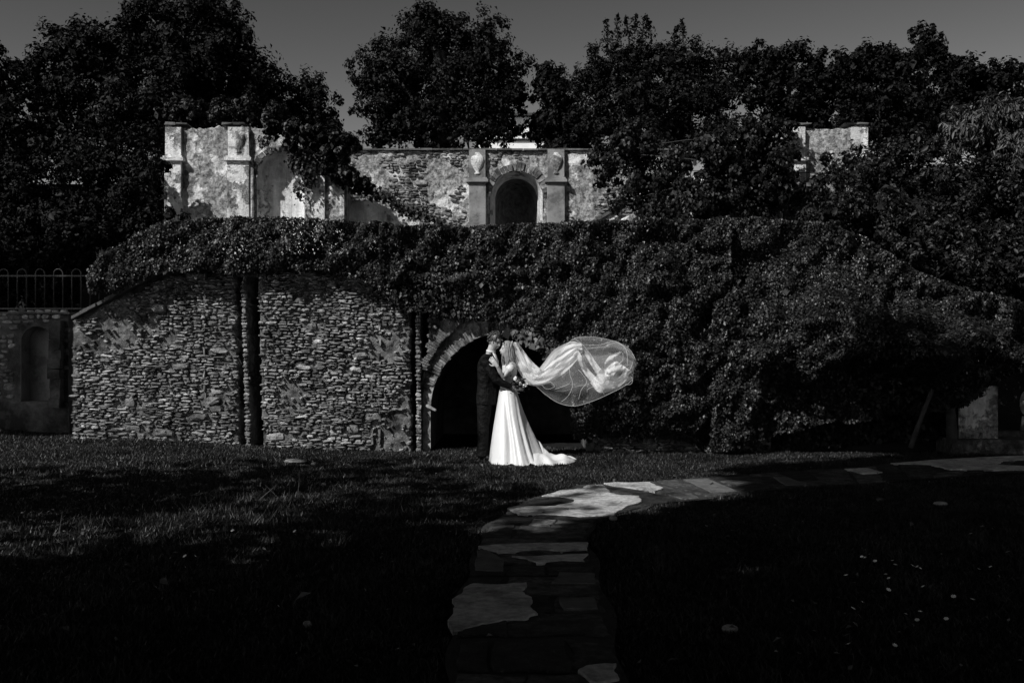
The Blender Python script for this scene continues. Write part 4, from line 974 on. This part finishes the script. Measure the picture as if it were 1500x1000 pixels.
for j in range(9):
    a_ = 2 * math.pi * j / 9; c_, s_ = math.cos(a_), math.sin(a_); q_ = .35
    mb.add([(c_ * .15, s_ * .15, 1.0), (c_ * .6 - s_ * .2, s_ * .6 + c_ * .2, 1.05), (c_ * 1.0, s_ * 1.0, 1.1), (c_ * .6 + s_ * .2, s_ * .6 - c_ * .2, 1.05)], [(0, 1, 2, 3)])
mb.ball((0, 0, 1.0), (.25, .25, .15), 8, 4)
dm = raw_mesh('daisy', np.concatenate(mb.V) * .016, mb.F); dm.materials.append(M['petal'])
for q, (px, py) in enumerate(dz):
    p = G(px, py); o = obj('daisy', dm); o.location = (p[0], p[1], .03); o.rotation_euler = (R(25), random.uniform(-.4, .4), random.uniform(0, 6)); o.scale = [random.uniform(.85, 1.3)] * 3
    tag(o, 'small white daisy open in the dark grass right of the path', 'flower', 'daisies in the right lawn')
for q, (px, py) in enumerate([(22, 791), (80, 797), (93, 791), (342, 790), (433, 790), (284, 826), (272, 826), (385, 815), (277, 757)]):
    p = G(px, py); o = obj('daisy', dm); o.location = (p[0], p[1], float(gz(p[:1], p[1:])[0]) + .06); o.rotation_euler = (R(35), random.uniform(-.4, .4), random.uniform(0, 6)); o.scale = [1.15] * 3
    tag(o, 'tiny white daisy in the half-lit grass of the left lawn', 'flower', 'daisies in the left lawn')

# ------------------------------------------------------------------ people
def remesh(o, vox, it=3, fac=.5):
    m_ = o.modifiers.new('remesh', 'REMESH'); m_.mode = 'VOXEL'; m_.voxel_size = vox; m_.use_smooth_shade = True
    s_ = o.modifiers.new('smooth', 'SMOOTH'); s_.iterations = it; s_.factor = fac
    return o
def head_local(seg=28, rings=22):
    """unit: metres; +x forward, +y left, +z up, centre of skull"""
    m_ = MB(); m_.ball((0, 0, 0), (1, 1, 1), seg, rings); U = np.concatenate(m_.V)
    x, y, z = U.T; g = lambda c, s_: np.exp(-((z - c) / s_) ** 2)
    X = x * .098; Y = y * .076; Z = z * .12
    low = np.clip(-z, 0, 1); Y *= 1 - .34 * low ** 1.5; X = X + .012 * low; X = np.where(x < 0, X * (1 - .42 * low), X)
    fr = np.clip(x, 0, 1) ** 2
    X += fr * (.026 * g(-.16, .13) * np.exp(-(y / .16) ** 2) + .012 * g(-.02, .12) * np.exp(-(y / .12) ** 2) - .012 * g(.07, .1) * (np.exp(-((y - .42) / .2) ** 2) + np.exp(-((y + .42) / .2) ** 2)) + .006 * g(.2, .08)
               + .009 * g(-.46, .09) * np.exp(-(y / .3) ** 2) - .004 * g(-.6, .06) + .012 * g(-.82, .13) * np.exp(-(y / .4) ** 2))
    return np.stack([X, Y, Z], 1), m_.F
def frame(f, up=(0, 0, 1)):
    f = np.asarray(f, float); f = f / np.linalg.norm(f); l = np.cross(up, f); l /= np.linalg.norm(l); u = np.cross(f, l)
    return np.stack([f, l, u], 1)            # columns: forward, left, up
def add_head(mb, c, Fm, s_=1.0):
    V, F = head_local(); mb.add(c + (V * s_) @ Fm.T, F)
    for sy in (-1, 1):
        m_ = MB(); m_.ball((-.008, sy * .077, -.005), (.02, .009, .032), 8, 7); mb.add(c + (np.concatenate(m_.V) * s_) @ Fm.T, m_.F)
def face_parts(c, Fm, parent, s_=1.0):
    for sy in (-1, 1):
        m_ = MB(); m_.ball((.078, sy * .031, .008), (.011, .013, .008), 8, 6); V = c + (np.concatenate(m_.V) * s_) @ Fm.T; mobj('eye', V, m_.F, M['eye'], parent, True)
        m_ = MB(); m_.loft([(.083, sy * .014, .03), (.086, sy * .032, .034), (.072, sy * .052, .028)], [.004, .005, .003], seg=5); V = c + (np.concatenate(m_.V) * s_) @ Fm.T; mobj('eyebrow', V, m_.F, M['hair_dark'], parent, True)
    m_ = MB(); m_.ball((.1, 0, -.056), (.008, .022, .007), 8, 6); V = c + (np.concatenate(m_.V) * s_) @ Fm.T; mobj('lips', V, m_.F, M['lip'], parent, True)
def add_hand(mb, wrist, dirv, palm_n, s_=1.0, curl=.35, thumb=1):
    """palm and five fingers; dirv towards the fingertips, palm_n out of the palm"""
    d = np.asarray(dirv, float); d /= np.linalg.norm(d); n = np.asarray(palm_n, float); n -= d * n.dot(d); n /= np.linalg.norm(n); sd_ = np.cross(n, d)
    w0 = np.asarray(wrist, float)
    mb.loft([w0 - d * .02 * s_, w0 + d * .015 * s_, w0 + d * .05 * s_, w0 + d * .09 * s_], [(.026 * s_, .02 * s_), (.03 * s_, .019 * s_), (.041 * s_, .017 * s_), (.04 * s_, .014 * s_)], sd_, 12)
    for k, (o_, L) in enumerate([(-.031, .062), (-.011, .076), (.01, .08), (.03, .072)]):
        a = w0 + d * .082 * s_ + sd_ * o_ * s_ * thumb * -1; dirc = d.copy(); P = [a]
        for j in range(3):
            ang = curl * (j + .6) * .55; dirc = d * math.cos(ang) + n * math.sin(ang) + sd_ * o_ * -2.0 * thumb; dirc /= np.linalg.norm(dirc); P.append(P[-1] + dirc * L * s_ * (.45, .32, .23)[j])
        mb.loft(P, [.0095 * s_, .009 * s_, .0085 * s_, .007 * s_], sd_, 8)
    t0 = w0 + d * .025 * s_ + sd_ * .03 * s_ * thumb; t1 = t0 + (d * .6 + sd_ * .75 * thumb + n * .2) * .035 * s_; t2 = t1 + (d * .9 + sd_ * .35 * thumb + n * .3) * .03 * s_; t3 = t2 + d * .022 * s_
    mb.loft([t0, t1, t2, t3], [.013 * s_, .011 * s_, .0095 * s_, .0075 * s_], n, 8)

YB = 14.3
def B_(px, py, dy=0.0):                          # a point on the couple, photograph pixel at the couple's distance + depth
    return np.array([(px - 750) / FPX * YB, YB + dy, CAM_H + (500 - py) / FPX * YB])
GND = 0.0
# ---- man
man = empty('person', 'person in a dark suit leaning down to the one in white', 'person')
fg = np.array([.93, -.36, 0]); rg = np.array([-.36, -.93, 0]); lg = -rg
mh = frame((.70, -.60, -.42)); hc = B_(724.5, 499.5, -.02)
pel = B_(714, 581, 0); che = B_(715, 538, 0); nb = B_(717.5, 519, 0)
shR, shL = B_(716, 525, 0) + rg * .195, B_(716, 525, 0) + lg * .195
elR, haR = B_(727, 556, -.24), B_(752, 567.5, -.2)
elL, haL = B_(738, 552, .26), B_(752, 557, .2)
hipR, hipL = pel + rg * .095, pel + lg * .095
def g0(p): return np.array([p[0], p[1], GND])
knR, knL = B_(712, 622, 0) + rg * .1, B_(714, 622, 0) + lg * .11 + fg * .02
anR, anL = g0(knR) + (-.01, 0, .09), g0(knL) + (.04, 0, .09)
mb = MB()
add_head(mb, hc, mh, 1.04)
mb.loft([nb - (0, 0, .03), nb + (hc - nb) * .5, hc - mh[:, 2] * .05], [.068, .06, .06], rg, 12)
mb.loft([pel - (0, 0, .08), pel, (pel + che) / 2, che, nb], [(.15, .11), (.16, .115), (.15, .11), (.175, .12), (.07, .065)], rg, 16)
for s0, e0, h0 in ((shR, elR, haR), (shL, elL, haL)): mb.loft([s0, s0 * .5 + e0 * .5, e0, e0 * .5 + h0 * .5, h0], [.055, .05, .042, .04, .028], (0, 1, 0), 10)
for h0, k0, a0 in ((hipR, knR, anR), (hipL, knL, anL)): mb.loft([h0, h0 * .5 + k0 * .5, k0, k0 * .6 + a0 * .4, a0], [.085, .075, .055, .055, .04], rg, 10)
add_hand(mb, haR, (1, .12, .02), (.1, 1, 0), 1.05, .5, 1)
add_hand(mb, haL, (1, -.2, .05), (0, -1, 0), 1.05, .4, -1)
remesh(mb.build('body', M['skin'], man), .0075)
face_parts(hc, mh, man, 1.04)
mb = MB()
jm = [(nb + (0, 0, .012), (.085, .075)), (nb - (0, 0, .05) , (.19, .11)), (che + (0, 0, .04), (.225, .138)), (che - (0, 0, .08), (.215, .142)), (che * .5 + pel * .5 - (0, 0, .02), (.195, .135)), (pel + (0, 0, .03), (.205, .145)), (B_(713.5, 592, 0), (.215, .15))]
mb.loft([p for p, _ in jm], [r_ for _, r_ in jm], rg, 22)
for s0, e0, h0 in ((shR, elR, haR), (shL, elL, haL)):
    h1 = h0 + (e0 - h0) / np.linalg.norm(e0 - h0) * .03
    mb.loft([s0 + (che - s0) * .25 + (0, 0, .03), s0, s0 * .6 + e0 * .4, e0, e0 * .5 + h1 * .5, h1], [.075, .077, .066, .058, .052, .043], (0, 1, 0), 12)
jk = remesh(mb.build('jacket', M['suit'], man), .012, 4)
tx = bpy.data.textures.new('cloth_folds', 'CLOUDS'); tx.noise_scale = .13
dm_ = jk.modifiers.new('folds', 'DISPLACE'); dm_.texture = tx; dm_.strength = .02; dm_.mid_level = .5; dm_.texture_coords = 'GLOBAL'
mb = MB()
for h0, k0, a0 in ((hipR, knR, anR), (hipL, knL, anL)): mb.loft([h0 + (0, 0, .06), h0 * .5 + k0 * .5, k0, k0 * .5 + a0 * .5, a0 - (0, 0, .03)], [(.115, .12), (.1, .105), (.082, .085), (.082, .08), (.088, .085)], rg, 14)
mb.loft([pel + (0, 0, .06), pel - (0, 0, .08)], [(.175, .125), (.17, .125)], rg, 14)
remesh(mb.build('trousers', M['suit'], man), .012, 3)
for a0 in (anR, anL):
    f0 = g0(a0); m_ = MB(); m_.loft([f0 - fg * .06 + (0, 0, .05), f0 + (0, 0, .055), f0 + fg * .1 + (0, 0, .04), f0 + fg * .2 + (0, 0, .03), f0 + fg * .225 + (0, 0, .025)], [(.035, .045), (.042, .055), (.046, .04), (.042, .028), (.02, .015)], rg, 12); m_.build('shoe', M['shoe'], man, True)
# shirt collar, shirt front and lapels
mb = MB(); cc = nb + (hc - nb) * .22 + (0, 0, .004)
mb.loft([cc - (0, 0, .02), cc + (0, 0, .012) + fg * .006], [(.072, .07), (.069, .068)], rg, 16)
fo = fg * .55 + rg * .5
pts = [nb + fg * .062 + (0, 0, .03), nb + fg * .125 + rg * .03 - (0, 0, .09), nb + fg * .138 + rg * .02 - (0, 0, .2)]
mb.loft(pts, [(.05, .012), (.045, .012), (.012, .01)], rg, 8); mb.build('shirt', M['shirt'], man, True)
for sg in (-1, 1):
    a = nb + fg * .05 + rg * .06 * sg + (0, 0, .02); m_ = MB()
    m_.loft([a, nb + fg * .125 + rg * (.075 * sg) - (0, 0, .09), nb + fg * .148 + rg * .02 * sg - (0, 0, .24)], [(.028, .01), (.038, .008), (.014, .007)], rg, 8); m_.build('lapel', M['suit'], man, True)
# hair: short wavy locks over a cap
def hair_cap(c, Fm, s_, mat, parent, front=.62, low=-.25, puff=1.1, seed=3, name='hair_cap'):
    m_ = MB(); m_.ball((0, 0, 0), (1, 1, 1), 26, 20); U = np.concatenate(m_.V); x, y, z = U.T
    V = np.stack([x * .103, y * .083, z * .127 + .006], 1) * puff * (1 + .10 * fbm(U * 5 + seed, 3, seed)[:, None]) * s_
    F = [f for f in m_.F if all((z[i] > low + .0 and not (x[i] > front and z[i] < .55) and not (x[i] > .12 and z[i] < .1)) for i in f)]
    return mobj(name, c + V @ Fm.T, F, mat, parent, True)
hair = hair_cap(hc, mh, 1.04, M['hair_dark'], man)
mb = MB(); r = np.random.default_rng(5)
for k in range(150):
    d = r.normal(size=3); d /= np.linalg.norm(d)
    if d[2] < -.1 or (d[0] > .5 and d[2] < .45): continue
    p0 = d * np.array([.1, .08, .125]) * 1.06; tdir = np.cross(d, r.normal(size=3)) * .6 + np.array([.25, 0, .1]); tdir /= np.linalg.norm(tdir)
    P = [p0 + tdir * .05 * t + d * .016 * math.sin(t * 3.1) + r.normal(size=3) * .003 for t in np.linspace(0, 1, 4)]
    m2 = MB(); m2.loft(P, [.009, .01, .008, .002], seg=5); mb.add(hc + (np.concatenate(m2.V) * 1.04) @ mh.T, m2.F)
mb.build('hair', M['hair_dark'], man, True)

# ---- woman
wom = empty('person', 'person in a long white gown with a veil blowing out to the right', 'person')
fw = np.array([-.96, -.28, 0]); lw_ = np.array([.28, -.96, 0]); rw = -lw_
wh = frame((-.90, -.30, .05)); whc = B_(743, 512.5, -.03)
wne = B_(746.5, 528.5, 0); wch = B_(746, 541, 0); wwa = B_(743.5, 562, 0); wpe = B_(743.5, 582, 0)
wsL, wsR = B_(747, 535.5, 0) + lw_ * .155, B_(745, 535.5, 0) + rw * .155
weL = B_(737, 551, -.22); whaL = B_(728.5, 535, -.285); weR = B_(733, 548, .24); whaR = B_(722, 530, .26)
mb = MB(); add_head(mb, whc, wh, .95)
mb.loft([wne - (0, 0, .05), wne, whc - wh[:, 2] * .06 - wh[:, 0] * .015], [.06, .048, .048], lw_, 12)
mb.loft([wpe - (0, 0, .1), wpe, wwa, wch, wne - (0, 0, .03)], [(.15, .11), (.16, .115), (.105, .09), (.135, .098), (.06, .05)], lw_, 16)
mb.loft([wsR, wsL], [.055, .055], (0, 0, 1), 12)
for s0, e0, h0 in ((wsL, weL, whaL), (wsR, weR, whaR)): mb.loft([s0, s0 * .5 + e0 * .5, e0, e0 * .5 + h0 * .5, h0], [.05, .045, .036, .033, .023], (0, 1, 0), 10)
for sg in (-1, 1):
    h0 = wpe + lw_ * .08 * sg; k0 = np.array([h0[0], h0[1], .48]); a0 = np.array([h0[0], h0[1], .06]); mb.loft([h0, k0, a0], [.085, .055, .035], lw_, 10)
    mb.loft([a0, a0 + fw * .05 - (0, 0, .03), a0 + fw * .09 - (0, 0, .035)], [.035, .03, .02], lw_, 8)
add_hand(mb, whaL, B_(718.5, 523, -.27) - whaL, (0, 1, 0), .98, .12, -1)
add_hand(mb, whaR, (-.6, -.4, .5), (-.3, -1, 0), .9, .3, 1)
remesh(mb.build('body', M['skin'], wom), .007)
face_parts(whc, wh, wom, .95)
# hair: long wavy locks
hair_cap(whc, wh, .95, M['hair_fair'], wom, .5, -.75, 1.1, 8)
mb = MB(); r = np.random.default_rng(15)
for k in range(120):
    a_ = r.uniform(-1, 1); sy = np.sign(a_) if a_ else 1
    th = r.uniform(.15, 1.0) * math.pi * sy                     # around the skull, 0 = front
    st_ = np.array([.085 * math.cos(th) - .01, .078 * math.sin(th), r.uniform(-.02, .1)]) * 1.08
    L = r.uniform(.2, .34); P = []
    for t in np.linspace(0, 1, 9):
        wv = .012 * math.sin(t * 9 + k) * t
        P.append(st_ + np.array([-.035 * t + wv, .006 * sy * math.sin(t * 6 + k * 2) + .02 * t * sy * abs(math.sin(th)), -L * t]))
    m2 = MB(); m2.loft(P, list(np.interp(np.linspace(0, 1, 9), [0, .3, .8, 1], [.007, .009, .007, .002])), seg=5); mb.add(whc + (np.concatenate(m2.V) * .95) @ wh.T, m2.F)
mb.build('hair', M['hair_fair'], wom, True)
# gown: bodice, sleeves, skirt with folds, train
gown = MB()
gown.loft([wwa - (0, 0, .06), wwa, wch - (0, 0, .02), wch + (0, 0, .06)], [(.125, .108), (.115, .1), (.146, .112), (.138, .1)], lw_, 24)
for s0, e0 in ((wsL, weL), (wsR, weR)):
    d = (e0 - s0); gown.loft([s0 + d * .02 - (0, 0, .01), s0 + d * .2, s0 + d * .38, s0 + d * .5], [.045, .068, .066, .048], (0, 1, 0), 14)
bod = remesh(gown.build('bodice', M['satin'], wom), .009, 2)
rows = [(558, 733.5, 752.5, .10), (563, 733, 753, .115), (575, 731, 757.5, .16), (590, 728.5, 762, .22), (605, 726, 767, .28), (622, 723.5, 774, .34), (640, 721, 782, .41), (655, 719, 789, .47), (666, 718, 795, .52), (673.0, 717, 799, .56)]
V = []; F = []; seg = 120; nr = 40
ry = np.interp(np.linspace(0, 1, nr), np.linspace(0, 1, len(rows)), [q[0] for q in rows])
for q, py in enumerate(ry):
    l_ = np.interp(py, [a[0] for a in rows], [a[1] for a in rows]); r2 = np.interp(py, [a[0] for a in rows], [a[2] for a in rows]); dp = np.interp(py, [a[0] for a in rows], [a[3] for a in rows])
    t = (py - 558) / (673 - 558); zc = CAM_H + (500 - py) / FPX * YB; x0 = ((l_ + r2) / 2 - 750) / FPX * YB; rx = (r2 - l_) / 2 / FPX * YB
    for j in range(seg):
        th = 2 * math.pi * j / seg
        th += .22 * math.sin(2 * th + 2.2 * t + .7) + .12 * math.sin(3 * th - 3.1 * t)
        fold = .075 * (abs(math.sin(th * 3.5 + .6 + .5 * t)) ** 1.5 - .4) + .05 * math.sin(th * 5 + 1.3 + .8 * t) + .028 * math.sin(th * 11 + 2 + t) + .022 * math.sin(th * 17 + t * 2)
        k = 1 + fold * min(1, t * 1.3 + .12)
        z = zc if q < nr - 1 else .006 + .03 * max(0, math.sin(th * 6 + 1)) ** 2
        th = 2 * math.pi * j / seg
        V.append((x0 + rx * k * math.cos(th), YB - .05 - .12 * t + dp * k * math.sin(th), max(z, .006)))
for q in range(nr - 1):
    for j in range(seg): j2 = (j + 1) % seg; F.append((q * seg + j, (q + 1) * seg + j, (q + 1) * seg + j2, q * seg + j2))
sk = mobj('skirt', V, F, M['satin'], wom, True); so = sk.modifiers.new('thickness', 'SOLIDIFY'); so.thickness = .004
V = []; F = []; nu, nvv = 40, 46
for a in range(nu + 1):
    u = a / nu; c = B_(783 + 60 * u, 0, 0)[0]; wd = np.interp(u, [0, .25, .7, .92, 1], [.48, .46, .34, .2, .04])
    yc = YB - .2 + .05 * u - .06 * math.sin(u * 3)
    for b in range(nvv + 1):
        v = b / nvv * 2 - 1
        h = (1 - abs(v) ** 2.4) * np.interp(u, [0, .15, .5, .85, 1], [.2, .11, .07, .05, .012]) * (1 + .35 * math.sin(u * 13 + v * 3.5) + .3 * math.sin(v * 9 + u * 4)) 
        h += .02 * max(0, math.sin(v * 14 + u * 7)) * (1 - abs(v))
        V.append((c + .05 * math.sin(v * 5 + 2) * (1 - u), yc + v * wd * (1 + .1 * math.sin(u * 19)), .008 + max(h, 0)))
for a in range(nu):
    for b in range(nvv): q = a * (nvv + 1) + b; F.append((q, q + nvv + 1, q + nvv + 2, q + 1))
mobj('train', V, F, M['satin'], wom, True)

# veil: one long blown sheet with gathered folds, its cord hem along both edges
def catmull(P, n):
    P = np.asarray(P, float); P = np.vstack([2 * P[0] - P[1], P, 2 * P[-1] - P[-2]]); out = []
    m = len(P) - 3
    for u in np.linspace(0, m - 1e-6, n):
        k = int(u); t = u - k; a, b, c, d = P[k], P[k + 1], P[k + 2], P[k + 3]
        out.append(.5 * (2 * b + (c - a) * t + (2 * a - 5 * b + 4 * c - d) * t * t + (3 * b - a - 3 * c + d) * t ** 3))
    return np.array(out)
veil_mb = MB(); hem_mb = MB(); gath_mb = MB()
def sheet(low, high, nu, nv, fold, seed, belly=0.0, hem=(1, 1), depth=0.0, hr=.0024, mbv=None):
    """low, high: px lists (px,py,dy); fold(u,v) depth in metres"""
    A = catmull([B_(p[0], p[1], p[2] + depth) for p in low], nu); C = catmull([B_(p[0], p[1], p[2] + depth) for p in high], nu)
    V = np.zeros((nu, nv, 3)); uu, vv = np.meshgrid(np.linspace(0, 1, nu), np.linspace(0, 1, nv), indexing='ij')
    crum = (.09 * f2(uu * 9 + seed, vv * 3, 1.0, 3, seed) * np.clip(uu.ravel() * 2.2, .2, 1)).reshape(nu, nv)
    for a in range(nu):
        u = a / (nu - 1)
        for b in range(nv):
            v = b / (nv - 1); p = A[a] + (C[a] - A[a]) * v
            p = p + np.array([0, fold(u, v) - belly * math.sin(math.pi * v) * math.sin(math.pi * min(1, u * 1.2)), 0])
            V[a, b] = p + np.array([0, crum[a, b], crum[a, b] * .25 * math.sin(math.pi * v)])
    F = [(a * nv + b, (a + 1) * nv + b, (a + 1) * nv + b + 1, a * nv + b + 1) for a in range(nu - 1) for b in range(nv - 1)]
    (mbv or veil_mb).add(V.reshape(-1, 3), F)
    if hem[0]: hem_mb.loft(V[::2, 0], [hr] * len(V[::2, 0]), (0, 1, 0), 5)
    if hem[1]: hem_mb.loft(V[::2, -1], [hr] * len(V[::2, -1]), (0, 1, 0), 5)
    return V
# outer sheet: falls from the head to the valley, rises and opens into the billow
low = [(744.5, 503, -.06), (748, 519, -.08), (757, 539, -.1), (768, 555, -.1), (784, 564.5, -.12), (800, 578, -.16), (818, 589, -.2), (840, 593, -.24), (866, 586, -.22), (894, 574, -.16), (915, 563, -.1), (926, 555, -.04)]
high = [(757, 501, .06), (763, 508, .06), (771, 519, .05), (781, 531, .04), (793, 540.5, .02), (808, 528, .06), (824, 512, .1), (842, 495.5, .14), (872, 493.5, .16), (904, 501, .12), (923, 512, .06), (932, 530, 0)]
sheet(low, high, 130, 60, lambda u, v: .05 * math.sin(v * 7 + u * 5) + .03 * math.sin(v * 17 + u * 9 + 1) * (1 - .7 * u), 1, .16)
# second layer behind it
low2_ = [(748, 500, .0), (752, 520, 0), (763, 541, 0), (775, 556, .02), (788, 562, .04), (806, 570, .1), (826, 574, .16), (850, 566, .22), (880, 566, .22), (905, 560, .16), (928, 543, .08)]
high2_ = [(756, 503, .1), (765, 513, .1), (774, 525, .1), (786, 536, .1), (795, 543, .12), (812, 527, .16), (830, 509, .22), (850, 505, .28), (880, 505, .28), (905, 500, .22), (931, 522, .1)]
sheet(low2_, high2_, 110, 40, lambda u, v: .05 * math.sin(v * 9 + u * 7 + 2) + .02 * math.sin(v * 23 + u * 5), 2, -.05)
# gathered bright core: many narrow pleats from the crown to the crest, then down to the clump and up to the tuft
def core(path, wid, n, nu, seed, sp=.05):
    r = random.Random(seed)
    for k in range(n):
        off = (k / max(1, n - 1) - .5); ph = r.uniform(0, 6)
        lo = []; hi = []
        for q, (px, py, dy) in enumerate(path):
            a, b = path[max(0, q - 1)], path[min(len(path) - 1, q + 1)]; tx_, ty_ = b[0] - a[0], b[1] - a[1]; L = math.hypot(tx_, ty_) + 1e-6; nx_, ny_ = -ty_ / L, tx_ / L
            wq = wid[q]; c = off * wq + r.uniform(-.1, .1) * wq; h = wq * r.uniform(.22, .42); dd = dy + r.uniform(-sp, sp)
            lo.append((px + nx_ * (c + h), py + ny_ * (c + h), dd)); hi.append((px + nx_ * (c - h), py + ny_ * (c - h), dd + r.uniform(-.04, .04)))
        sheet(lo, hi, nu, 8, lambda u, v: .02 * math.sin(v * 6 + ph + u * 11), k, 0, (0, 0), 0.0, .0024, gath_mb)
core([(751, 502, 0), (757, 520, -.02), (767, 538, -.04), (779, 552, -.05), (790, 553, -.05), (806, 543, -.02), (824, 526, .02), (842, 512, .04), (853, 510, .05)], [8, 12, 14, 13, 13, 18, 20, 15, 10], 6, 60, 4)
core([(762, 515, .02), (772, 532, 0), (784, 547, -.02), (796, 551, -.02)], [6, 11, 12, 10], 5, 30, 5)
core([(848, 511, .03), (856, 522, 0), (864, 537, -.04), (873, 551, -.06), (882, 561, -.08)], [9, 13, 15, 14, 12], 2, 40, 6)
core([(872, 549, -.06), (882, 556, -.1), (894, 555, -.1), (905, 545, -.08), (912, 535, -.05)], [17, 20, 22, 23, 15], 3, 50, 7, .12)
core([(895, 553, -.06), (901, 538, -.06), (906, 525, -.04), (910, 517, -.02)], [16, 18, 16, 6], 1, 40, 8, .06)
vl = veil_mb.build('veil', M['tulle'], wom, True)
gath_mb.build('gathered_fold', M['tulle_gathered'], vl, True)
# crease lines and inner hems
for pl in ([(842, 496, .1), (852, 503, .02), (861, 514, 0), (872, 530, -.05), (885, 548, -.08)], [(858, 511, .02), (873, 509, .05), (887, 508, .05), (893, 504, .06), (907, 503, .08), (917, 511, .06), (919, 522, 0), (919, 535, 0)],
           [(833, 530, -.1), (834, 548, -.14), (838, 561, -.16), (834, 574, -.18), (828, 582, -.18), (821, 587, -.2)], [(802, 558, -.12), (808, 560, -.14), (811, 566, -.14), (800, 569, -.14), (793, 563, -.12)],
           [(812, 569, -.15), (824, 565, -.16), (833, 561, -.17)], [(858, 570, -.18), (866, 566, -.16), (876, 565, -.14), (882, 574, -.15), (884, 577, -.15)], [(846, 584, -.2), (850, 570, -.2), (858, 558, -.18), (850, 545, -.16), (846, 541, -.14)],
           [(905, 533, -.06), (911, 528, -.06), (912, 519, -.05), (908, 515, -.05), (902, 520, -.05), (899, 528, -.05)], [(915, 539, -.04), (921, 542, -.04), (925, 535, -.03), (926, 530, -.02)], [(914, 563, -.1), (923, 562, -.08), (926, 556, -.05), (922, 549, -.04)]):
    C = catmull([B_(*p) for p in pl], 26); hem_mb.loft(C, [.0026] * 26, (0, 1, 0), 5)
hem_mb.build('hem', M['tulle_edge'], vl, True)
m_ = MB(); m_.loft([B_(748.5, 506, -.09), B_(750.5, 500, -.02), B_(749, 504, .07)], [(.012, .008)] * 3, (0, 0, 1), 8); m_.build('comb', M['satin'], vl, True)

# bouquet hanging at the small of her back
bq = empty('bouquet', 'small bouquet of pale flowers and leaves at the white gown waist', 'bouquet')
r = np.random.default_rng(31); c0 = B_(758, 562, -.2)
for k, (px, py) in enumerate([(755, 554), (757.5, 558), (762, 561), (767, 564), (760, 566), (771, 562)]):
    m_ = MB(); m_.ball(B_(px, py, -.2 + r.uniform(-.04, .04)), (.02, .02, .022) if k else (.022, .022, .04), 9, 6); V = np.concatenate(m_.V); V += .006 * r.normal(size=V.shape); mobj('flower', V, m_.F, M['petal'], bq)
P = c0 + r.normal(size=(150, 3)) * np.array([.06, .05, .05]); V, F = leaf_mesh(P, r.normal(size=(150, 3)), .05, .5, .2, None, 7); mobj('leaves', V, F, M['ivy_dry'], bq)
m_ = MB()
for k in range(7): m_ = MB(); tube(m_, c0 + r.normal(size=3) * .02, B_(750 + r.uniform(-2, 2), 570, -.2), .004, .003, .05, 4, 4); m_.build('stem', M['shrub'], bq, True)
